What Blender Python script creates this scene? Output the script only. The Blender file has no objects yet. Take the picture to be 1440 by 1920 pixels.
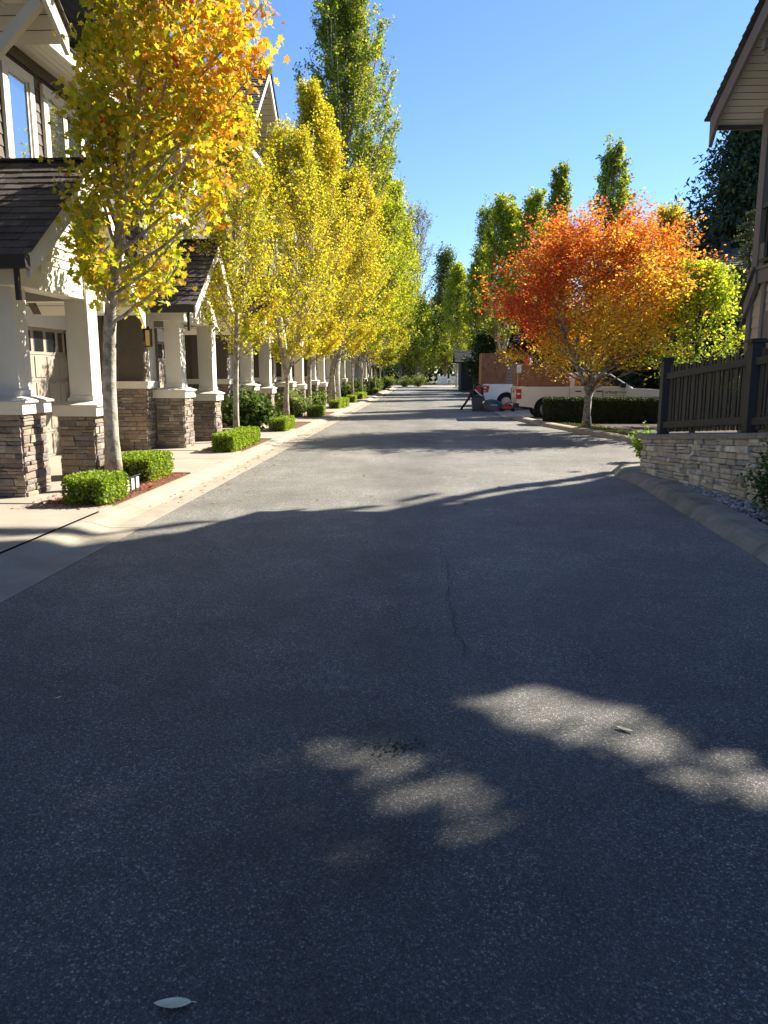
import bpy, bmesh, math, random
import numpy as np
from mathutils import Vector, Matrix
rnd = random.Random(7)
NR = np.random.default_rng(7)
R = math.radians
S = 1.1                      # layout units to metres
scene = bpy.context.scene
COL = scene.collection
AZ = (0.83, 0.5577); EL = R(36)
COT = 1 / math.tan(EL)

# ------------------------------------------------------------------ materials
def new_mat(name):
    m = bpy.data.materials.new(name); m.use_nodes = True
    nt = m.node_tree; nt.nodes.clear()
    out = nt.nodes.new('ShaderNodeOutputMaterial')
    return m, nt, out
def M(name, col=(.5,.5,.5), rough=.8, var=.18, scale=4., bump=0., bscale=60., attr=False, metal=0., spec=.4, coat=0., warm=None, wscale=1.5):
    m, nt, out = new_mat(name); N = nt.nodes; L = nt.links
    b = N.new('ShaderNodeBsdfPrincipled'); L.new(b.outputs[0], out.inputs[0])
    b.inputs['Roughness'].default_value = rough; b.inputs['Metallic'].default_value = metal
    b.inputs['Specular IOR Level'].default_value = spec; b.inputs['Coat Weight'].default_value = coat
    tc = N.new('ShaderNodeTexCoord')
    if attr:
        a = N.new('ShaderNodeAttribute'); a.attribute_name = 'Col'; src = a.outputs['Color']
    else:
        a = N.new('ShaderNodeRGB'); a.outputs[0].default_value = (*col, 1); src = a.outputs[0]
    if warm:
        n2 = N.new('ShaderNodeTexNoise'); n2.inputs['Scale'].default_value = wscale; n2.inputs['Detail'].default_value = 5
        L.new(tc.outputs['Object'], n2.inputs['Vector'])
        rr = N.new('ShaderNodeMapRange'); rr.inputs[1].default_value = .42; rr.inputs[2].default_value = .66
        L.new(n2.outputs['Fac'], rr.inputs[0])
        mx = N.new('ShaderNodeMix'); mx.data_type = 'RGBA'; L.new(rr.outputs[0], mx.inputs[0]); L.new(src, mx.inputs[6]); mx.inputs[7].default_value = (*warm, 1)
        src = mx.outputs[2]
    n = N.new('ShaderNodeTexNoise'); n.inputs['Scale'].default_value = scale; n.inputs['Detail'].default_value = 6; n.inputs['Roughness'].default_value = .65
    L.new(tc.outputs['Object'], n.inputs['Vector'])
    mr = N.new('ShaderNodeMapRange'); mr.inputs[1].default_value = .25; mr.inputs[2].default_value = .75
    mr.inputs[3].default_value = 1 - var; mr.inputs[4].default_value = 1 + var; L.new(n.outputs['Fac'], mr.inputs[0])
    vm = N.new('ShaderNodeVectorMath'); vm.operation = 'SCALE'; L.new(src, vm.inputs[0]); L.new(mr.outputs[0], vm.inputs['Scale'])
    L.new(vm.outputs[0], b.inputs['Base Color'])
    if bump > 0:
        nb = N.new('ShaderNodeTexNoise'); nb.inputs['Scale'].default_value = bscale; nb.inputs['Detail'].default_value = 4
        L.new(tc.outputs['Object'], nb.inputs['Vector'])
        bp = N.new('ShaderNodeBump'); bp.inputs['Strength'].default_value = bump; bp.inputs['Distance'].default_value = .02
        L.new(nb.outputs['Fac'], bp.inputs['Height']); L.new(bp.outputs[0], b.inputs['Normal'])
    return m
def leaf_mat(name, trans=.52, gloss=.04):
    m, nt, out = new_mat(name); N = nt.nodes; L = nt.links
    a = N.new('ShaderNodeAttribute'); a.attribute_name = 'Col'
    d = N.new('ShaderNodeBsdfDiffuse'); t = N.new('ShaderNodeBsdfTranslucent'); g = N.new('ShaderNodeBsdfGlossy'); g.inputs['Roughness'].default_value = .6; g.inputs[0].default_value = (.6,.6,.5,1)
    L.new(a.outputs['Color'], d.inputs[0])
    vm = N.new('ShaderNodeVectorMath'); vm.operation = 'MULTIPLY'; vm.inputs[1].default_value = (1.15, 1.1, .6); L.new(a.outputs['Color'], vm.inputs[0]); L.new(vm.outputs[0], t.inputs[0])
    x = N.new('ShaderNodeMixShader'); x.inputs[0].default_value = trans; L.new(d.outputs[0], x.inputs[1]); L.new(t.outputs[0], x.inputs[2])
    y = N.new('ShaderNodeMixShader'); y.inputs[0].default_value = gloss; L.new(x.outputs[0], y.inputs[1]); L.new(g.outputs[0], y.inputs[2])
    L.new(y.outputs[0], out.inputs[0]); return m
def asphalt_mat():
    m, nt, out = new_mat('asphalt'); N = nt.nodes; L = nt.links
    b = N.new('ShaderNodeBsdfPrincipled'); L.new(b.outputs[0], out.inputs[0]); b.inputs['Specular IOR Level'].default_value = .35
    tc = N.new('ShaderNodeTexCoord')
    def noise(s, d=5, r=.6, vec=None):
        n = N.new('ShaderNodeTexNoise'); n.inputs['Scale'].default_value = s; n.inputs['Detail'].default_value = d; n.inputs['Roughness'].default_value = r
        L.new(vec or tc.outputs['Object'], n.inputs['Vector']); return n.outputs['Fac']
    def mr(src, a, b_, c, d_):
        n = N.new('ShaderNodeMapRange'); n.inputs[1].default_value = a; n.inputs[2].default_value = b_; n.inputs[3].default_value = c; n.inputs[4].default_value = d_
        L.new(src, n.inputs[0]); return n.outputs[0]
    def math_(op, x, y):
        n = N.new('ShaderNodeMath'); n.operation = op
        for i, q in enumerate((x, y)):
            if isinstance(q, (int, float)): n.inputs[i].default_value = q
            else: L.new(q, n.inputs[i])
        return n.outputs[0]
    # crushed stones: a cell pattern, each stone with its own tone
    wv = N.new('ShaderNodeTexNoise'); wv.inputs['Scale'].default_value = 60; wv.inputs['Detail'].default_value = 2; L.new(tc.outputs['Object'], wv.inputs['Vector'])
    vs1 = N.new('ShaderNodeVectorMath'); vs1.operation = 'SCALE'; vs1.inputs['Scale'].default_value = .012; L.new(wv.outputs['Color'], vs1.inputs[0])
    va = N.new('ShaderNodeVectorMath'); va.operation = 'ADD'; L.new(tc.outputs['Object'], va.inputs[0]); L.new(vs1.outputs[0], va.inputs[1])
    def vor(sc):
        v = N.new('ShaderNodeTexVoronoi'); v.inputs['Scale'].default_value = sc; L.new(va.outputs[0], v.inputs['Vector'])
        q = N.new('ShaderNodeSeparateColor'); L.new(v.outputs['Color'], q.inputs[0]); return v, q
    v, sep = vor(118); v2, sep2 = vor(250)
    stone = mr(v.outputs['Distance'], .22, .62, 1., .12); stone2 = mr(v2.outputs['Distance'], .2, .6, 1., .2)
    bigm = mr(noise(1.3, 4), .35, .65, .35, 1.25)
    pale = math_('MULTIPLY', math_('MULTIPLY', stone, math_('POWER', sep.outputs[0], 4.5)), bigm)
    fine = math_('MULTIPLY', stone2, math_('POWER', sep2.outputs[1], 3.))
    spk = math_('ADD', math_('MULTIPLY', pale, .30), math_('MULTIPLY', fine, .17))
    big = mr(noise(.45, 6, .6), .3, .7, .76, 1.2)
    mid = mr(noise(3.5, 6, .7), .3, .7, .84, 1.14)
    base = math_('MULTIPLY', math_('MULTIPLY', math_('ADD', spk, .052), big), mid)
    # darker, worn-open strip down the middle of the lane
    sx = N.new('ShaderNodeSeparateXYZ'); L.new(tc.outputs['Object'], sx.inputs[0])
    wob = math_('ADD', sx.outputs[0], math_('MULTIPLY', math_('SUBTRACT', noise(.6, 4), .5), 1.1))
    strip = mr(math_('ABSOLUTE', math_('ADD', wob, .15), 0), .1, .75, .8, 1.)
    base = math_('MULTIPLY', base, strip)
    base = math_('MULTIPLY', base, mr(sx.outputs[1], 2.2, 7., 1., 2.1))  # sunlight painted in: road colour paler with distance, dark in the near shade
    cr = N.new('ShaderNodeCombineColor')
    L.new(base, cr.inputs[0]); L.new(math_('MULTIPLY', base, .955), cr.inputs[1]); L.new(math_('MULTIPLY', base, .84), cr.inputs[2])
    L.new(cr.outputs[0], b.inputs['Base Color'])
    L.new(mr(sep.outputs[1], 0, 1, .55, .9), b.inputs['Roughness'])
    h = math_('ADD', math_('MULTIPLY', stone, .7), math_('MULTIPLY', noise(300, 2), .5))
    bp = N.new('ShaderNodeBump'); bp.inputs['Strength'].default_value = .55; bp.inputs['Distance'].default_value = .006; L.new(h, bp.inputs['Height']); L.new(bp.outputs[0], b.inputs['Normal'])
    return m
def glass_mat(name, tint=(.02,.03,.04), refl=.55):
    m, nt, out = new_mat(name); N = nt.nodes; L = nt.links
    d = N.new('ShaderNodeBsdfPrincipled'); d.inputs['Base Color'].default_value = (*tint, 1); d.inputs['Roughness'].default_value = .3
    g = N.new('ShaderNodeBsdfGlossy'); g.inputs['Roughness'].default_value = .02; g.inputs[0].default_value = (.9, .95, 1, 1)
    n = N.new('ShaderNodeTexNoise'); n.inputs['Scale'].default_value = 1.3; bp = N.new('ShaderNodeBump'); bp.inputs['Strength'].default_value = .04
    L.new(n.outputs['Fac'], bp.inputs['Height']); L.new(bp.outputs[0], g.inputs['Normal'])
    x = N.new('ShaderNodeMixShader'); x.inputs[0].default_value = refl; L.new(d.outputs[0], x.inputs[1]); L.new(g.outputs[0], x.inputs[2]); L.new(x.outputs[0], out.inputs[0]); return m

MT = dict(
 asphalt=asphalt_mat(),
 concrete=M('concrete', (.35,.31,.245), .9, .13, 2.2, .25, 90, warm=(.33,.29,.23), wscale=.9),
 kerb=M('kerb_concrete', (.34,.30,.235), .9, .16, 3., .3, 80, warm=(.31,.27,.2), wscale=2.),
 kerb_old=M('weathered_kerb', (.27,.235,.185), .92, .25, 5., .45, 70, warm=(.17,.16,.11), wscale=3.),
 mulch=M('bark_mulch', (.17,.075,.045), .95, .55, 30., 1., 60),
 soil=M('soil', (.06,.045,.03), .95, .4, 12., .8, 40),
 ground=M('ground', (.09,.085,.045), .95, .3, 1.5, .5, 20),
 grass=M('grass_sheet', (.06,.085,.02), .95, .4, 20., .7, 120),
 cream=M('cream_trim', (.72,.675,.575), .6, .05, 3., .04, 40),
 cream_wall=M('cream_siding', (.62,.585,.49), .7, .06, 2.5, .05, 40),
 brown=M('brown_siding', (.115,.095,.072), .75, .12, 3., .08, 60),
 trimbrown=M('dark_trim', (.09,.075,.058), .65, .1, 3., .05, 60),
 beige=M('beige_siding', (.44,.36,.24), .75, .08, 3., .06, 60),
 taupe=M('taupe_trim', (.17,.14,.115), .7, .1, 3., .05, 50),
 soffit=M('soffit', (.62,.58,.50), .7, .06, 2., .03, 30),
 garage=M('garage_paint', (.33,.285,.225), .6, .06, 2., .05, 30),
 stone=M('ledge_stone', attr=True, rough=.9, var=.28, scale=14., bump=.7, bscale=35),
 shingle=M('shingles', attr=True, rough=.92, var=.3, scale=25., bump=.6, bscale=120),
 gutter=M('dark_gutter', (.03,.027,.028), .45, .1, 3.),
 glass=glass_mat('window_glass'), carglass=glass_mat('car_glass', (.01,.013,.014), .25),
 lampglass=M('lantern_glass', (.75,.55,.2), .3, .1, 8.),
 black=M('black_metal', (.012,.012,.013), .45, .1, 5.),
 fence=M('fence_paint', (.038,.033,.029), .6, .2, 6., .25, 50),
 bark=M('pale_bark', (.46,.41,.33), .9, .28, 14., .5, 30, warm=(.22,.19,.14), wscale=9),
 barkdark=M('dark_bark', (.055,.045,.035), .95, .3, 10., .6, 30),
 birch=M('birch_bark', (.36,.32,.25), .85, .25, 16., .5, 30, warm=(.08,.065,.05), wscale=11),
 leaf=leaf_mat('leaves'), leafdull=leaf_mat('dull_leaves', .25, .05),
 truckcream=M('cream_paint', (.80,.72,.57), .3, .03, 1., spec=.5, coat=.5), truckwhite=M('white_paint', (.84,.86,.90), .3, .03, 1., spec=.5, coat=.6),
 ply=M('plywood', (.32,.15,.07), .75, .22, 5., .1, 40, warm=(.23,.10,.05), wscale=4), plank=M('grey_planks', (.32,.26,.20), .85, .25, 7., .25, 30),
 plyedge=M('board_edge', (.45,.3,.16), .8, .15, 9.), tyre=M('tyre_rubber', (.013,.013,.013), .8, .1, 9.), rim=M('rim_metal', (.42,.43,.45), .35, .08, 4., metal=.6),
 chrome=M('chrome', (.65,.65,.66), .15, .03, 2., metal=1.), redlens=M('red_lens', (.55,.012,.01), .2, .1, 6., coat=.8), whitelens=M('white_lens', (.8,.7,.65), .2, .05, 6., coat=.8),
 plastic=M('black_plastic', (.02,.02,.022), .5, .1, 6.), bin=M('grey_bin', (.07,.08,.085), .5, .1, 4.), red=M('red_plastic', (.5,.03,.02), .4, .1, 5.), white=M('white_plastic', (.75,.75,.73), .4, .05, 5.),
 green=M('green_letter', (.10,.28,.06), .5, .02, 3.), ink=M('dark_letter', (.03,.03,.03), .5, .02, 3.), pebble=M('river_pebbles', attr=True, rough=.75, var=.2, scale=30, bump=.2, bscale=40),
 pink=M('pink_cloth', (.7,.18,.2), .8, .2, 8.), slate=M('slate_siding', (.035,.042,.052), .8, .12, 3., .05, 40), dryleaf=M('dry_leaf', (.66,.58,.36), .7, .2, 30., .2, 80),
 crack=M('crack', (.028,.026,.024), .95, .3, 30.),
)
# ------------------------------------------------------------------ object helpers
def meta(o, label=None, cat=None, group=None, kind=None):
    if label: o['label'] = label
    if cat: o['category'] = cat
    if group: o['group'] = group
    if kind: o['kind'] = kind
    return o
def empty(name, loc=(0,0,0), rz=0., label=None, cat=None, group=None):
    o = bpy.data.objects.new(name, None); COL.objects.link(o); o.location = loc; o.rotation_euler = (0,0,rz); o.empty_display_size = .2
    return meta(o, label, cat, group)
def dup_tree(o, parent=None):
    c = o.copy(); COL.objects.link(c)
    if parent: c.parent = parent
    for ch in list(o.children): dup_tree(ch, c)
    return c
class MB:
    def __init__(s): s.v = []; s.f = []; s.c = []; s.smooth = False
    def add(s, vs, fs, col=None):
        n = len(s.v); s.v += [tuple(v) for v in vs]; s.f += [tuple(i+n for i in f) for f in fs]; s.c += [col or (.5,.5,.5)]*len(vs)
    def box(s, x0,x1,y0,y1,z0,z1, col=None, jit=0.):
        vs = [(x,y,z) for z in (z0,z1) for y in (y0,y1) for x in (x0,x1)]
        if jit: vs = [tuple(c+rnd.uniform(-jit,jit) for c in v) for v in vs]
        s.add(vs, [(0,2,3,1),(4,5,7,6),(0,1,5,4),(2,6,7,3),(0,4,6,2),(1,3,7,5)], col)
    def beam(s, a, b, w, h, col=None, up=(0,0,1)):
        a = Vector(a); b = Vector(b); d = (b-a).normalized(); u = Vector(up); r = d.cross(u)
        if r.length < 1e-4: r = d.cross(Vector((1,0,0)))
        r.normalize(); u = r.cross(d); r *= w/2; u *= h/2
        vs = [a-r-u,a+r-u,a+r+u,a-r+u,b-r-u,b+r-u,b+r+u,b-r+u]
        s.add(vs, [(0,1,2,3),(7,6,5,4),(0,4,5,1),(1,5,6,2),(2,6,7,3),(3,7,4,0)], col)
    def prism(s, poly, axis, a, b, col=None):   # poly in the two other axes, extruded along axis a..b
        n = len(poly)
        def P(p, t): return (t,p[0],p[1]) if axis == 'x' else (p[0],t,p[1]) if axis == 'y' else (p[0],p[1],t)
        vs = [P(p,a) for p in poly] + [P(p,b) for p in poly]
        s.add(vs, [tuple(range(n))[::-1], tuple(range(n,2*n))] + [(i,(i+1)%n,n+(i+1)%n,n+i) for i in range(n)], col)
    def tube(s, pts, rad, k=6, col=None, cap=True):
        pts = [Vector(p) for p in pts]; n0 = len(pts)
        if isinstance(rad, (int,float)): rad = [rad]*n0
        vs = []
        for i, p in enumerate(pts):
            d = (pts[min(i+1,n0-1)] - pts[max(i-1,0)])
            d = d.normalized() if d.length > 1e-6 else Vector((0,0,1))
            a = d.cross(Vector((0,0,1)) if abs(d.z) < .95 else Vector((1,0,0))).normalized(); b = d.cross(a)
            for j in range(k):
                t = 2*math.pi*j/k; vs.append(p + (a*math.cos(t)+b*math.sin(t))*rad[i])
        fs = [(i*k+j, i*k+(j+1)%k, (i+1)*k+(j+1)%k, (i+1)*k+j) for i in range(n0-1) for j in range(k)]
        if cap: fs += [tuple(range(k))[::-1], tuple((n0-1)*k+j for j in range(k))]
        s.add(vs, fs, col)
    def lathe(s, prof, c, axis='z', k=20, col=None):   # prof: (radius, height)
        vs = []
        for r, h in prof:
            for j in range(k):
                t = 2*math.pi*j/k; x, y = r*math.cos(t), r*math.sin(t)
                vs.append((c[0]+x,c[1]+y,c[2]+h) if axis == 'z' else (c[0]+x,c[1]+h,c[2]+y))
        n = len(prof); fs = [(i*k+j, i*k+(j+1)%k, (i+1)*k+(j+1)%k, (i+1)*k+j) for i in range(n-1) for j in range(k)]
        fs += [tuple(range(k))[::-1], tuple((n-1)*k+j for j in range(k))]
        s.add(vs, fs, col)
    def build(s, name, mat, parent=None, smooth=False, bevel=0., wn=False):
        me = bpy.data.meshes.new(name); me.from_pydata(s.v, [], s.f)
        bm = bmesh.new(); bm.from_mesh(me); bmesh.ops.recalc_face_normals(bm, faces=bm.faces)
        bm.to_mesh(me); bm.free()
        ca = me.color_attributes.new('Col', 'FLOAT_COLOR', 'POINT')
        if len(s.c) == len(me.vertices):
            ca.data.foreach_set('color', np.array([(*c,1) for c in s.c], dtype=np.float32).ravel())
        me.materials.append(MT[mat]); o = bpy.data.objects.new(name, me); COL.objects.link(o)
        if parent: o.parent = parent
        if smooth: me.polygons.foreach_set('use_smooth', [True]*len(me.polygons))
        if bevel:
            b = o.modifiers.new('bevel', 'BEVEL'); b.width = bevel; b.segments = 2; b.limit_method = 'ANGLE'
        return o
def sheet(name, poly, z, mat, label=None, cat=None, kind='structure'):
    mb = MB(); mb.add([(x,y,z) for x,y in poly], [tuple(range(len(poly)))])
    o = mb.build(name, mat); 
    if o.data.polygons[0].normal.z < 0: o.data.flip_normals()
    return meta(o, label, cat, None, kind)
# ------------------------------------------------------------------ leaves
SH = {
 'quad': ([(0,-.5,0),(.36,0,.08),(0,.5,0),(-.36,0,.08)], [(0,1,2,3)]),
 'fold': ([(0,-.5,0),(.34,-.02,.12),(0,.5,0),(-.34,-.02,.12)], [(0,1,2),(0,2,3)]),
 'maple': ([(0,0,0),(0,-.38,0),(.16,-.26,.03),(.42,-.26,.07),(.29,-.03,.05),(.50,.20,.1),(.19,.22,.05),(.0,.56,-.02),(-.19,.22,.05),(-.50,.20,.1),(-.29,-.03,.05),(-.42,-.26,.07),(-.16,-.26,.03)],
           [(0,i,i+1) for i in range(1,12)] + [(0,12,1)]),
 'needle': ([(0,-.5,0),(.2,0,.05),(0,.6,-.08),(-.2,0,.05)], [(0,1,2,3)]),
}
def leaf_cloud(name, P, size, cols, mat='leaf', shape='quad', parent=None, up=.4, rng=NR, sv=.3, droop=0.):
    T, F = SH[shape]; T = np.array(T); n = len(P); k = len(T)
    sz = size*(1+rng.uniform(-sv, sv, n))
    nor = rng.normal(size=(n,3)); nor[:,2] = np.abs(nor[:,2])*(1) + up; nor /= np.linalg.norm(nor,axis=1)[:,None]
    t = rng.normal(size=(n,3)); t[:,2] -= droop; t -= (t*nor).sum(1)[:,None]*nor; t /= np.linalg.norm(t,axis=1)[:,None]+1e-9
    b = np.cross(nor, t)
    V = P[:,None,:] + sz[:,None,None]*(T[None,:,0,None]*b[:,None,:] + T[None,:,1,None]*t[:,None,:] + T[None,:,2,None]*nor[:,None,:])
    V = V.reshape(-1,3).astype(np.float32)
    fl = len(F[0]); FA = np.array(F); FF = (FA[None] + (np.arange(n)*k)[:,None,None]).reshape(-1)
    nf = n*len(F)
    me = bpy.data.meshes.new(name); me.vertices.add(len(V)); me.vertices.foreach_set('co', V.ravel())
    me.loops.add(nf*fl); me.loops.foreach_set('vertex_index', FF.astype(np.int32))
    me.polygons.add(nf); me.polygons.foreach_set('loop_start', np.arange(0,nf*fl,fl,dtype=np.int32))
    me.update(calc_edges=True)
    ca = me.color_attributes.new('Col', 'FLOAT_COLOR', 'POINT')
    C = np.ones((n,4), np.float32); C[:,:3] = np.clip(cols,0,1); ca.data.foreach_set('color', np.repeat(C,k,axis=0).ravel())
    me.materials.append(MT[mat]); o = bpy.data.objects.new(name, me); COL.objects.link(o)
    if parent: o.parent = parent
    return o
def pal(n, ws, cs, rng=NR, j=.18):
    ix = rng.choice(len(cs), size=n, p=np.array(ws)/sum(ws)); c = np.array(cs)[ix]
    return c*(1+rng.uniform(-j,j,(n,1)))*(1+rng.uniform(-.06,.06,(n,3)))
def smooth_noise(P, f, seed=0):
    r = np.random.default_rng(seed); out = np.zeros(len(P))
    for i in range(5):
        k = r.normal(size=3)*f*(1+.5*i); out += np.sin(P@k + r.uniform(0,6.28))/(1+.4*i)
    return out/2.2
def grow(seed, H, cb, prof, offs=lambda t:(0,0), tr=.1, nl=40, rise=1.2, ntw=6, twl=.35, stems=1, bark='bark', k=7, start=.0):
    """trunk and limbs as one mesh; returns (mesh builder, twig points)"""
    rg = random.Random(seed); mb = MB(); sites = []
    fork = cb*.75
    def trunk_at(z, s=0):
        t = max(0,(z-cb*.6)/(H-cb*.6)); ox, oy = offs(t)
        a = 2*math.pi*s/max(stems,1)+seed; sp = 0 if stems == 1 else min(1.,max(0.,(z-fork)/(H*.35)))*prof(.3)*.45
        w = (.04*math.sin(z*1.3+seed)+.03*math.sin(z*2.9+seed*2))*min(1,max(.12,(z-cb)/3+.12))
        return Vector((ox*t**.7 + w*min(z,1.)+sp*math.cos(a), oy*t**.7 + w*.6+sp*math.sin(a), z))
    for s_ in range(stems):
        n = 12; pts = []; rad = []
        z0 = 0 if s_ == 0 else fork
        for i in range(n+1):
            z = z0+(H*.96-z0)*i/n; pts.append(trunk_at(z,s_)); q = z/H
            rad.append((tr if stems == 1 or z < fork*1.05 else tr*.62)*(1-q)**.8 + .006 + (tr*.35*max(0,1-z/.25) if z < .25 else 0))
        mb.tube(pts, rad, 10 if tr > .05 else 6)
    for i in range(nl):
        u = (i+rg.random())/nl; t0 = start+(.93-start)*u**1.05; z0 = cb+(H-cb)*t0*.92 - .12*(H-cb)*0
        s_ = i % stems; az = i*2.39996+rg.uniform(-.4,.4); 
        R0 = prof(min(1,t0)); z1 = z0+min(rise*R0*rg.uniform(.7,1.3), (H-z0)*rg.uniform(.45,1.0)); t1 = (z1-cb)/(H-cb)
        r1 = prof(max(0,min(1,t1)))*rg.uniform(.72,1.04); ox, oy = offs(max(0,min(1,t1)))
        st = trunk_at(max(z0-.15*R0,cb*.8),s_); ctr = Vector((ox*max(0,t1)**.0, oy, z1)); 
        en = Vector((ox+r1*math.cos(az), oy+r1*math.sin(az), z1)); mid = st.lerp(en,.5); mid.z -= .12*(en-st).length*(1 if rise > .8 else -.6)
        pts = []
        for j in range(6):
            q = j/5; p = st*(1-q)**2 + mid*2*q*(1-q)+en*q*q; pts.append(p + Vector((rg.uniform(-1,1),rg.uniform(-1,1),rg.uniform(-1,1)))*.03*R0*min(1,q*3))
        lr = max(.006, tr*.30*(1-.6*t0)); mb.tube(pts, [lr*(1-.85*j/5)+.003 for j in range(6)], 5, cap=False)
        for j in range(ntw):
            q = rg.uniform(.28,1.); p = st*(1-q)**2 + mid*2*q*(1-q)+en*q*q
            d = (en-st).normalized()*.8+Vector((rg.gauss(0,1),rg.gauss(0,1),rg.gauss(0,.6)+ .5*(rise > .8)))*.6
            L = twl*R0*rg.uniform(.5,1.15)+.08; e2 = p+d.normalized()*L; m2 = p.lerp(e2,.5)+Vector((0,0,.05*L))
            mb.tube([p,m2,e2],[max(.004,lr*.35),max(.003,lr*.22),.002],3,cap=False)
            for w in range(7): sites.append(p.lerp(e2,.15+.9*w/6))
        for w in range(4): sites.append(Vector(pts[5]).lerp(Vector(pts[3]),w/4))
    return mb, np.array([tuple(s) for s in sites])
def tree(name, loc, seed, H, cb, prof, nleaf, size, colf, label, cat='tree', group=None, sig=.1, shape='quad', bark='bark', up=.35, lmat='leaf', rz=0, floor=None, gap=-.95, **kw):
    o = empty(name, loc, rz, label, cat, group)
    mb, S_ = grow(seed, H, cb, prof, **kw)
    mb.build('trunk', bark, o, smooth=True)
    rg = np.random.default_rng(seed)
    keep = smooth_noise(S_, 1.3/max(.5,prof(.4)), seed) > gap
    S2 = S_[keep]
    P = S2[rg.integers(0,len(S2),nleaf)] + rg.normal(size=(nleaf,3))*sig
    P[:,2] = np.maximum(P[:,2], cb*.82)
    if floor: P = P[P[:,2] > floor(P[:,0])]
    leaf_cloud('crown', P, size, colf(P, rg), lmat, shape, o, up, rg)
    return o
def prof_pts(pp):
    xs = [p[0] for p in pp]; ys = [p[1] for p in pp]
    return lambda t: float(np.interp(t, xs, ys))
# ------------------------------------------------------------------ stone facing
STC = [(.30,.24,.18),(.24,.19,.145),(.36,.30,.23),(.19,.16,.135),(.28,.235,.195),(.33,.255,.175),(.22,.19,.17),(.27,.2,.15)]
STW = [(.60,.51,.38),(.50,.42,.31),(.66,.57,.44),(.42,.37,.31),(.56,.45,.32),(.48,.42,.34)]
def stone_face(mb, p0, p1, z0a, z1a, z0b=None, z1b=None, cols=STC, hmin=.045, hmax=.11, wmin=.10, wmax=.34, prot=.035, out=None):
    """courses of split stone from p0 to p1 (xy), facing `out`; top edge may rise from z1a to z1b"""
    z0b = z0a if z0b is None else z0b; z1b = z1a if z1b is None else z1b
    p0 = Vector((*p0,0)); p1 = Vector((*p1,0)); L = (p1-p0).length; d = (p1-p0)/L; n = Vector((*out,0))
    v = 0.
    H = max(z1a-z0a, z1b-z0b)
    while v < 1-1e-6:
        h = rnd.uniform(hmin,hmax)/H
        if v+h > 1-.04/H: h = 1-v
        u = 0.
        while u < L-1e-6:
            w = rnd.uniform(wmin,wmax)
            if u+w > L-wmin*.6: w = L-u
            parts = [(v, v+h)]
            if h*H > .085 and rnd.random() < .4: m = v+h*rnd.uniform(.4,.6); parts = [(v,m),(m,v+h)]
            for a,b in parts:
                g = .004; pr = rnd.uniform(.008,prot); c = rnd.choice(cols); f = rnd.uniform(.8,1.18); c = tuple(x*f for x in c)
                def Z(t,s): return (z0a+(z0b-z0a)*s)+t*((z1a-z0a)+((z1b-z0b)-(z1a-z0a))*s)
                s0 = u/L; s1 = (u+w)/L; A = p0+d*(u+g); B = p0+d*(u+w-g); j = lambda: rnd.uniform(-.006,.006)
                zs = [Z(a,s0)+g, Z(a,s1)+g, Z(b,s1)-g, Z(b,s0)-g]
                q = [A,B,B,A]; back = [Vector((x.x,x.y,z))-n*.03 for x,z in zip(q,zs)]
                fr = [Vector((x.x+j(),x.y+j(),z+j()*.6))+n*(pr+j()) for x,z in zip(q,zs)]
                cc = sum(fr, Vector())/4 + n*rnd.uniform(.0,.012)
                mb.add(back+fr+[cc], [(0,1,5,4),(1,2,6,5),(2,3,7,6),(3,0,4,7),(4,5,8),(5,6,8),(6,7,8),(7,4,8)], c)
            u += w
        v += h
def stone_pillar(mb, x0,x1,y0,y1,z0,z1, faces='xyXY'):
    mb.box(x0+.012,x1-.012,y0+.012,y1-.012,z0,z1-.004,(.06,.05,.04))
    if 'Y' in faces: stone_face(mb,(x0,y0),(x1,y0),z0,z1,out=(0,-1))       # towards camera
    if 'X' in faces: stone_face(mb,(x1,y0),(x1,y1),z0,z1,out=(1,0))        # towards street
    if 'y' in faces: stone_face(mb,(x1,y1),(x0,y1),z0,z1,out=(0,1))
    if 'x' in faces: stone_face(mb,(x0,y1),(x0,y0),z0,z1,out=(-1,0))
def lap(mb, axis, c, a0, a1, z0, z1, sgn, h=.15, t=.018, col=None):
    """horizontal lap boards on the plane axis=c between a0..a1, facing sgn"""
    z = z0
    while z < z1-.01:
        zt = min(z+h, z1); o = [(c, z),(c+sgn*t, z),(c+sgn*.003, zt),(c, zt)]
        if axis == 'x': vs = [(x,a0,zz) for x,zz in o]+[(x,a1,zz) for x,zz in o]
        else: vs = [(a0,x,zz) for x,zz in o]+[(a1,x,zz) for x,zz in o]
        mb.add(vs, [(0,1,2,3),(7,6,5,4),(0,4,5,1),(1,5,6,2),(2,6,7,3),(3,7,4,0)], col); z = zt
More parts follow.
